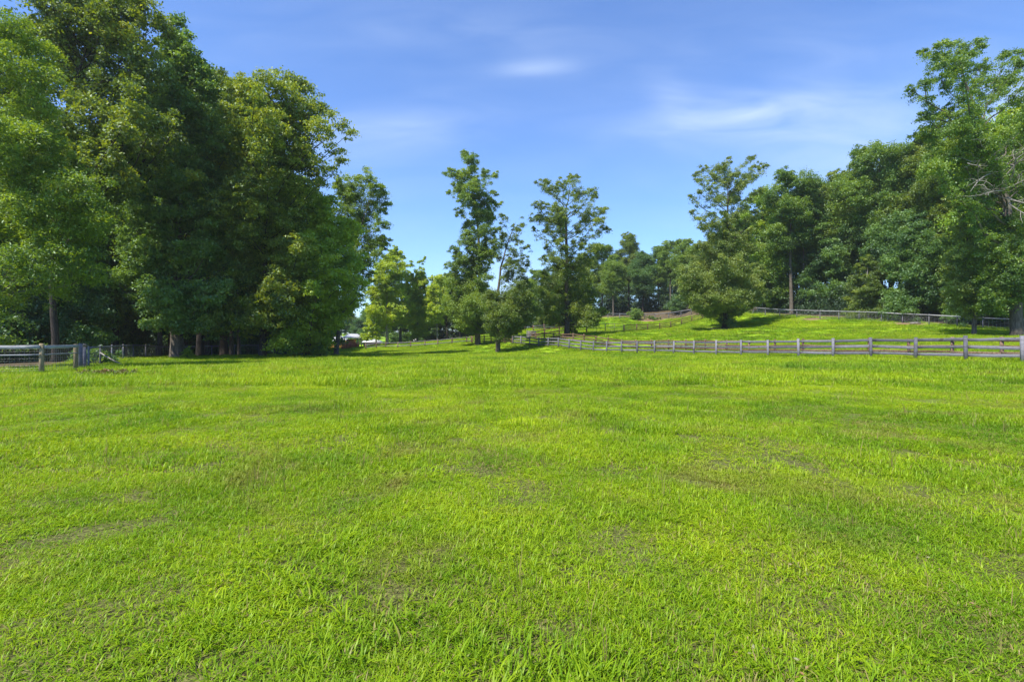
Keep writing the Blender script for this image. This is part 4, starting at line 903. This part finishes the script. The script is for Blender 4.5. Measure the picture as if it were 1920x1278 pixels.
rail_fence('wire_fence', fence_pts_px(G_px), 'wire mesh fence with round posts and a wavy grey top rail at the left edge', 1.2, WOOD_TAN, WOOD_PALE, .13, .085, .045, (.06, 1.02, 11, .16, .0035), mid=.80, sag=1)
rail_fence('corner_posts', fence_pts_px([(151, 24.3), (158.5, 25.2)]), 'pair of close set grey posts bracing the corner of the wire fence', 1.2, WOOD_GREY, WOOD_TAN, .1, .085, .04, None)
H_px = [(166, 27), (188, 30.5), (210, 34), (231, 38), (250, 42), (273, 45), (293, 48), (318, 50), (352, 51.5), (397, 53), (440, 55), (484, 57), (527, 59), (567, 60.5)]
rail_fence('rail_fence', fence_pts_px(H_px), 'long wire fence with one grey rail in the shade below the left wood', 1.15, WOOD_GREY, WOOD_GREY, .1, .05, .05, (.1, .95, 6, .4, .004))

# ------------------------------------------------------------ far yard: pavilion, shed, red pen, drive
RED = mat_plain('red_painted_boards', (.22, .045, .03), (.38, .09, .06), .7); WHITE = mat_plain('pale_metal_roof', (.38, .39, .41), (.52, .53, .55), .4)
BRICK = mat_plain('orange_wall', (.40, .16, .05), (.62, .28, .10), .8); DARKW = mat_plain('dark_wall', (.06, .045, .05), (.13, .10, .10), .8)
GRAVEL = mat_plain('pale_gravel', (.30, .27, .23), (.45, .42, .37), .95, scale=.8)
def box(mb, x0, x1, y0, y1, z0, z1):
    V = [(x, y, z) for z in (z0, z1) for y in (y0, y1) for x in (x0, x1)]
    mb.add(V, [(0, 2, 3, 1), (4, 5, 7, 6), (0, 1, 5, 4), (2, 6, 7, 3), (0, 4, 6, 2), (1, 3, 7, 5)]); return mb
def hip(mb, x0, x1, y0, y1, z, h, t=.12, rx=.25):
    cx0, cx1 = x0+(x1-x0)*rx, x1-(x1-x0)*rx; cy = (y0+y1)/2
    V = [(x0, y0, z), (x1, y0, z), (x1, y1, z), (x0, y1, z), (x0, y0, z+t), (x1, y0, z+t), (x1, y1, z+t), (x0, y1, z+t), (cx0, cy, z+h), (cx1, cy, z+h)]
    mb.add(V, [(3, 2, 1, 0), (0, 1, 5, 4), (1, 2, 6, 5), (2, 3, 7, 6), (3, 0, 4, 7), (4, 5, 9, 8), (5, 6, 9), (6, 7, 8, 9), (7, 4, 8)]); return mb
def far_yard():
    x, y = WX(662, 116), 116.0; z = zg(x, y); e = empty('pavilion', (x, y, z))
    for sx in (-1.5, 1.5):
        for sy in (-1.4, 1.4): MB().beam((sx, sy, -.2), (sx, sy, 2.25), .16, .16, up=(0, 1, 0)).build('post', BARK_PALE, e)
    hip(MB(), -2.0, 2.0, -1.9, 1.9, 2.25, .95).build('roof', WHITE, e)
    box(MB(), -1.2, .35, -1.0, 1.0, -.1, 2.0).build('wall', BRICK, e)
    box(MB(), .5, 1.2, -.4, .6, -.1, 1.0).build('counter', DARKW, e)
    tag(e, 'small open pavilion with a pale hipped roof and an orange wall', 'pavilion')
    x, y = WX(630, 125), 125.0; z = zg(x, y); e = empty('shed', (x, y, z)); box(MB(), -2.6, 2.6, -1.8, 1.8, -.2, 2.3).build('wall', BRICK, e)
    hip(MB(), -3, 3, -2.2, 2.2, 2.3, 1.2).build('roof', WHITE, e); box(MB(), .4, 1.3, -1.86, -1.78, 0, 1.9).build('door', DARKW, e)
    tag(e, 'orange walled shed glimpsed through leaves left of the pavilion', 'shed')
    x, y = WX(698, 140), 140.0; z = zg(x, y); e = empty('shed', (x, y, z)); box(MB(), -1.9, 1.9, -1.8, 1.8, -.2, 2.2).build('wall', DARKW, e)
    hip(MB(), -2.4, 2.4, -2.3, 2.3, 2.2, 1.0).build('roof', WHITE, e); box(MB(), -1.1, -.2, -1.86, -1.78, .8, 1.7).build('window', WHITE, e)
    tag(e, 'dark shed with a pale roof right of the pavilion', 'shed')
    # red pen
    d = 106.0; xa, xb = WX(641, d), WX(673, d); z = zg(xa, d); e = empty('red_pen', (xa, d, z)); w = xb-xa
    for k in range(5): MB().beam((w*k/4, 0, -.2), (w*k/4, 0, 1.6), .14, .14, up=(0, 1, 0)).build('post', RED, e)
    for k in range(3): MB().beam((0 if k < 2 else 0, 3*(k+1)/3, -.2), (0, 3*(k+1)/3, 1.6), .14, .14, up=(0, 1, 0)).build('post', RED, e)
    p = MB()
    for k in range(20):
        if k % 5 == 0: continue
        p.beam((w*k/20, -.09, .1), (w*k/20, -.09, 1.45), .1, .03, up=(0, 1, 0))
    p.build('pickets', RED, e)
    for h in (.3, .85, 1.4): MB().beam((0, -.05, h), (w, -.05, h), .03, .12).build('rail', RED, e); MB().beam((-.09, .1, h), (-.09, 3, h), .03, .12).build('rail', RED, e)
    tag(e, 'rust red picket pen in front of the small pavilion', 'pen')
    # drive
    L1 = [(-22, 112), (-30, 112.5), (-36, 118), (-40, 135), (-42, 180), (-44, 240)]; L2 = [(-22, 116), (-29, 118), (-31, 122), (-33, 138), (-36, 182), (-38, 240)]
    V = []; F_ = []
    n = 60
    for k in range(n):
        t = k/(n-1)*(len(L1)-1); i = min(int(t), len(L1)-2); f = t-i
        for Lp in (L1, L2):
            xx = Lp[i][0]*(1-f)+Lp[i+1][0]*f; yy = Lp[i][1]*(1-f)+Lp[i+1][1]*f; V.append((xx, yy, zg(xx, yy)+.06))
    for k in range(n-1): F_.append((2*k, 2*k+1, 2*k+3, 2*k+2))
    mb = MB(); mb.add(V, F_); o = mb.build('driveway', GRAVEL); tag(o, None, None, None, 'structure')
far_yard()

# ------------------------------------------------------------ small things
def fallen_branch():
    rng = np.random.default_rng(9); mb = MB(); a = np.array([WX(188, 30), 30, 0]); b = np.array([WX(238, 29), 29, 0])
    a[2] = zg(a[0], a[1])+.75; b[2] = zg(b[0], b[1])+.03; e = empty('fallen_branch', tuple(b)); P = bez(a-b, (a-b)*.5+np.array([0, 0, -.12]), np.zeros(3), 8); mb.tube(P, np.linspace(.045, .02, 8), 6)
    for k in range(6):
        i = rng.integers(1, 7); mb.tube(bez(P[i], P[i]+rng.normal(0, .15, 3), P[i]+rng.normal(0, .4, 3), 4), np.linspace(.015, .005, 4), 4, False)
    mb.build('limb', BARK_PALE, e); tag(e, 'bare fallen branch slanting to the grass behind the wire fence corner', 'branch')
    mb = MB(); x, y = WX(1708, 61), 60.3; z = zg(x, y)
    mb.tube([(-.6, 0, .1), (0, .03, .12), (.65, .1, .1)], [.11, .12, .1], 9); o = mb.build('log', BARK_PALE, None, True, (x, y, z)); tag(o, 'short pale log lying against the white railed fence', 'log')
fallen_branch()
def weeds():
    rng = np.random.default_rng(19); x0, y0 = WX(212, 19.4), 19.4; n = 46; cen = np.stack([x0+rng.normal(0, .62, n), y0+rng.normal(0, .22, n), np.zeros(n)], -1); cen[:, 2] = zg_arr(cen[:, 0], cen[:, 1])+rng.uniform(.08, .26, n)
    V, T = leaves_np(rng, cen, np.full(n, .12), 26, .07, .5)
    tag(link('weeds', crown_mesh('weeds', [V], [T], LEAF['rust'])), 'patch of reddish brown weeds in the grass near the wire fence', None, None, 'stuff')
    V = []; T = []
    # leaf litter in the grass of the foreground
    pts = []
    for px, py, k in [(1485, 1068, 26), (695, 943, 5), (1440, 1240, 26), (1050, 1195, 8), (100, 1240, 6), (1740, 1060, 12), (1800, 1160, 12), (1560, 1000, 8), (1300, 1130, 8)]:
        d = CZ*F/(py-HY); c = WX(px, d)
        for _ in range(k): pts.append((c+rng.normal(0, .07), d+rng.normal(0, .09)))
    pts = np.array(pts); cen = np.stack([pts[:, 0], pts[:, 1], zg_arr(pts[:, 0], pts[:, 1])+.035], -1)
    v, t = leaves_np(rng, cen, np.full(len(cen), .02), 2, .02, .55)
    tag(link('leaf_litter', crown_mesh('leaf_litter', [v], [t], LEAF['rust'])), 'dead brown leaves scattered in the foreground grass', None, None, 'stuff')
weeds()

# ------------------------------------------------------------ air
def haze():
    mb = MB(); box(mb, -420, 420, -60, 460, -9, 60); m, N, L = new_mat('haze_air')  # air volume: distance haze, added also to brighten the dark wood interiors
    out = N.new('ShaderNodeOutputMaterial'); v = N.new('ShaderNodeVolumePrincipled'); v.inputs['Density'].default_value = .00028
    v.inputs['Color'].default_value = (.88, .95, .92, 1); v.inputs['Anisotropy'].default_value = .3; L.new(v.outputs[0], out.inputs['Volume'])
    tag(mb.build('haze', m), 'thin summer haze softening the far trees, added also to lift the dark woods', None, None, 'stuff')
haze()
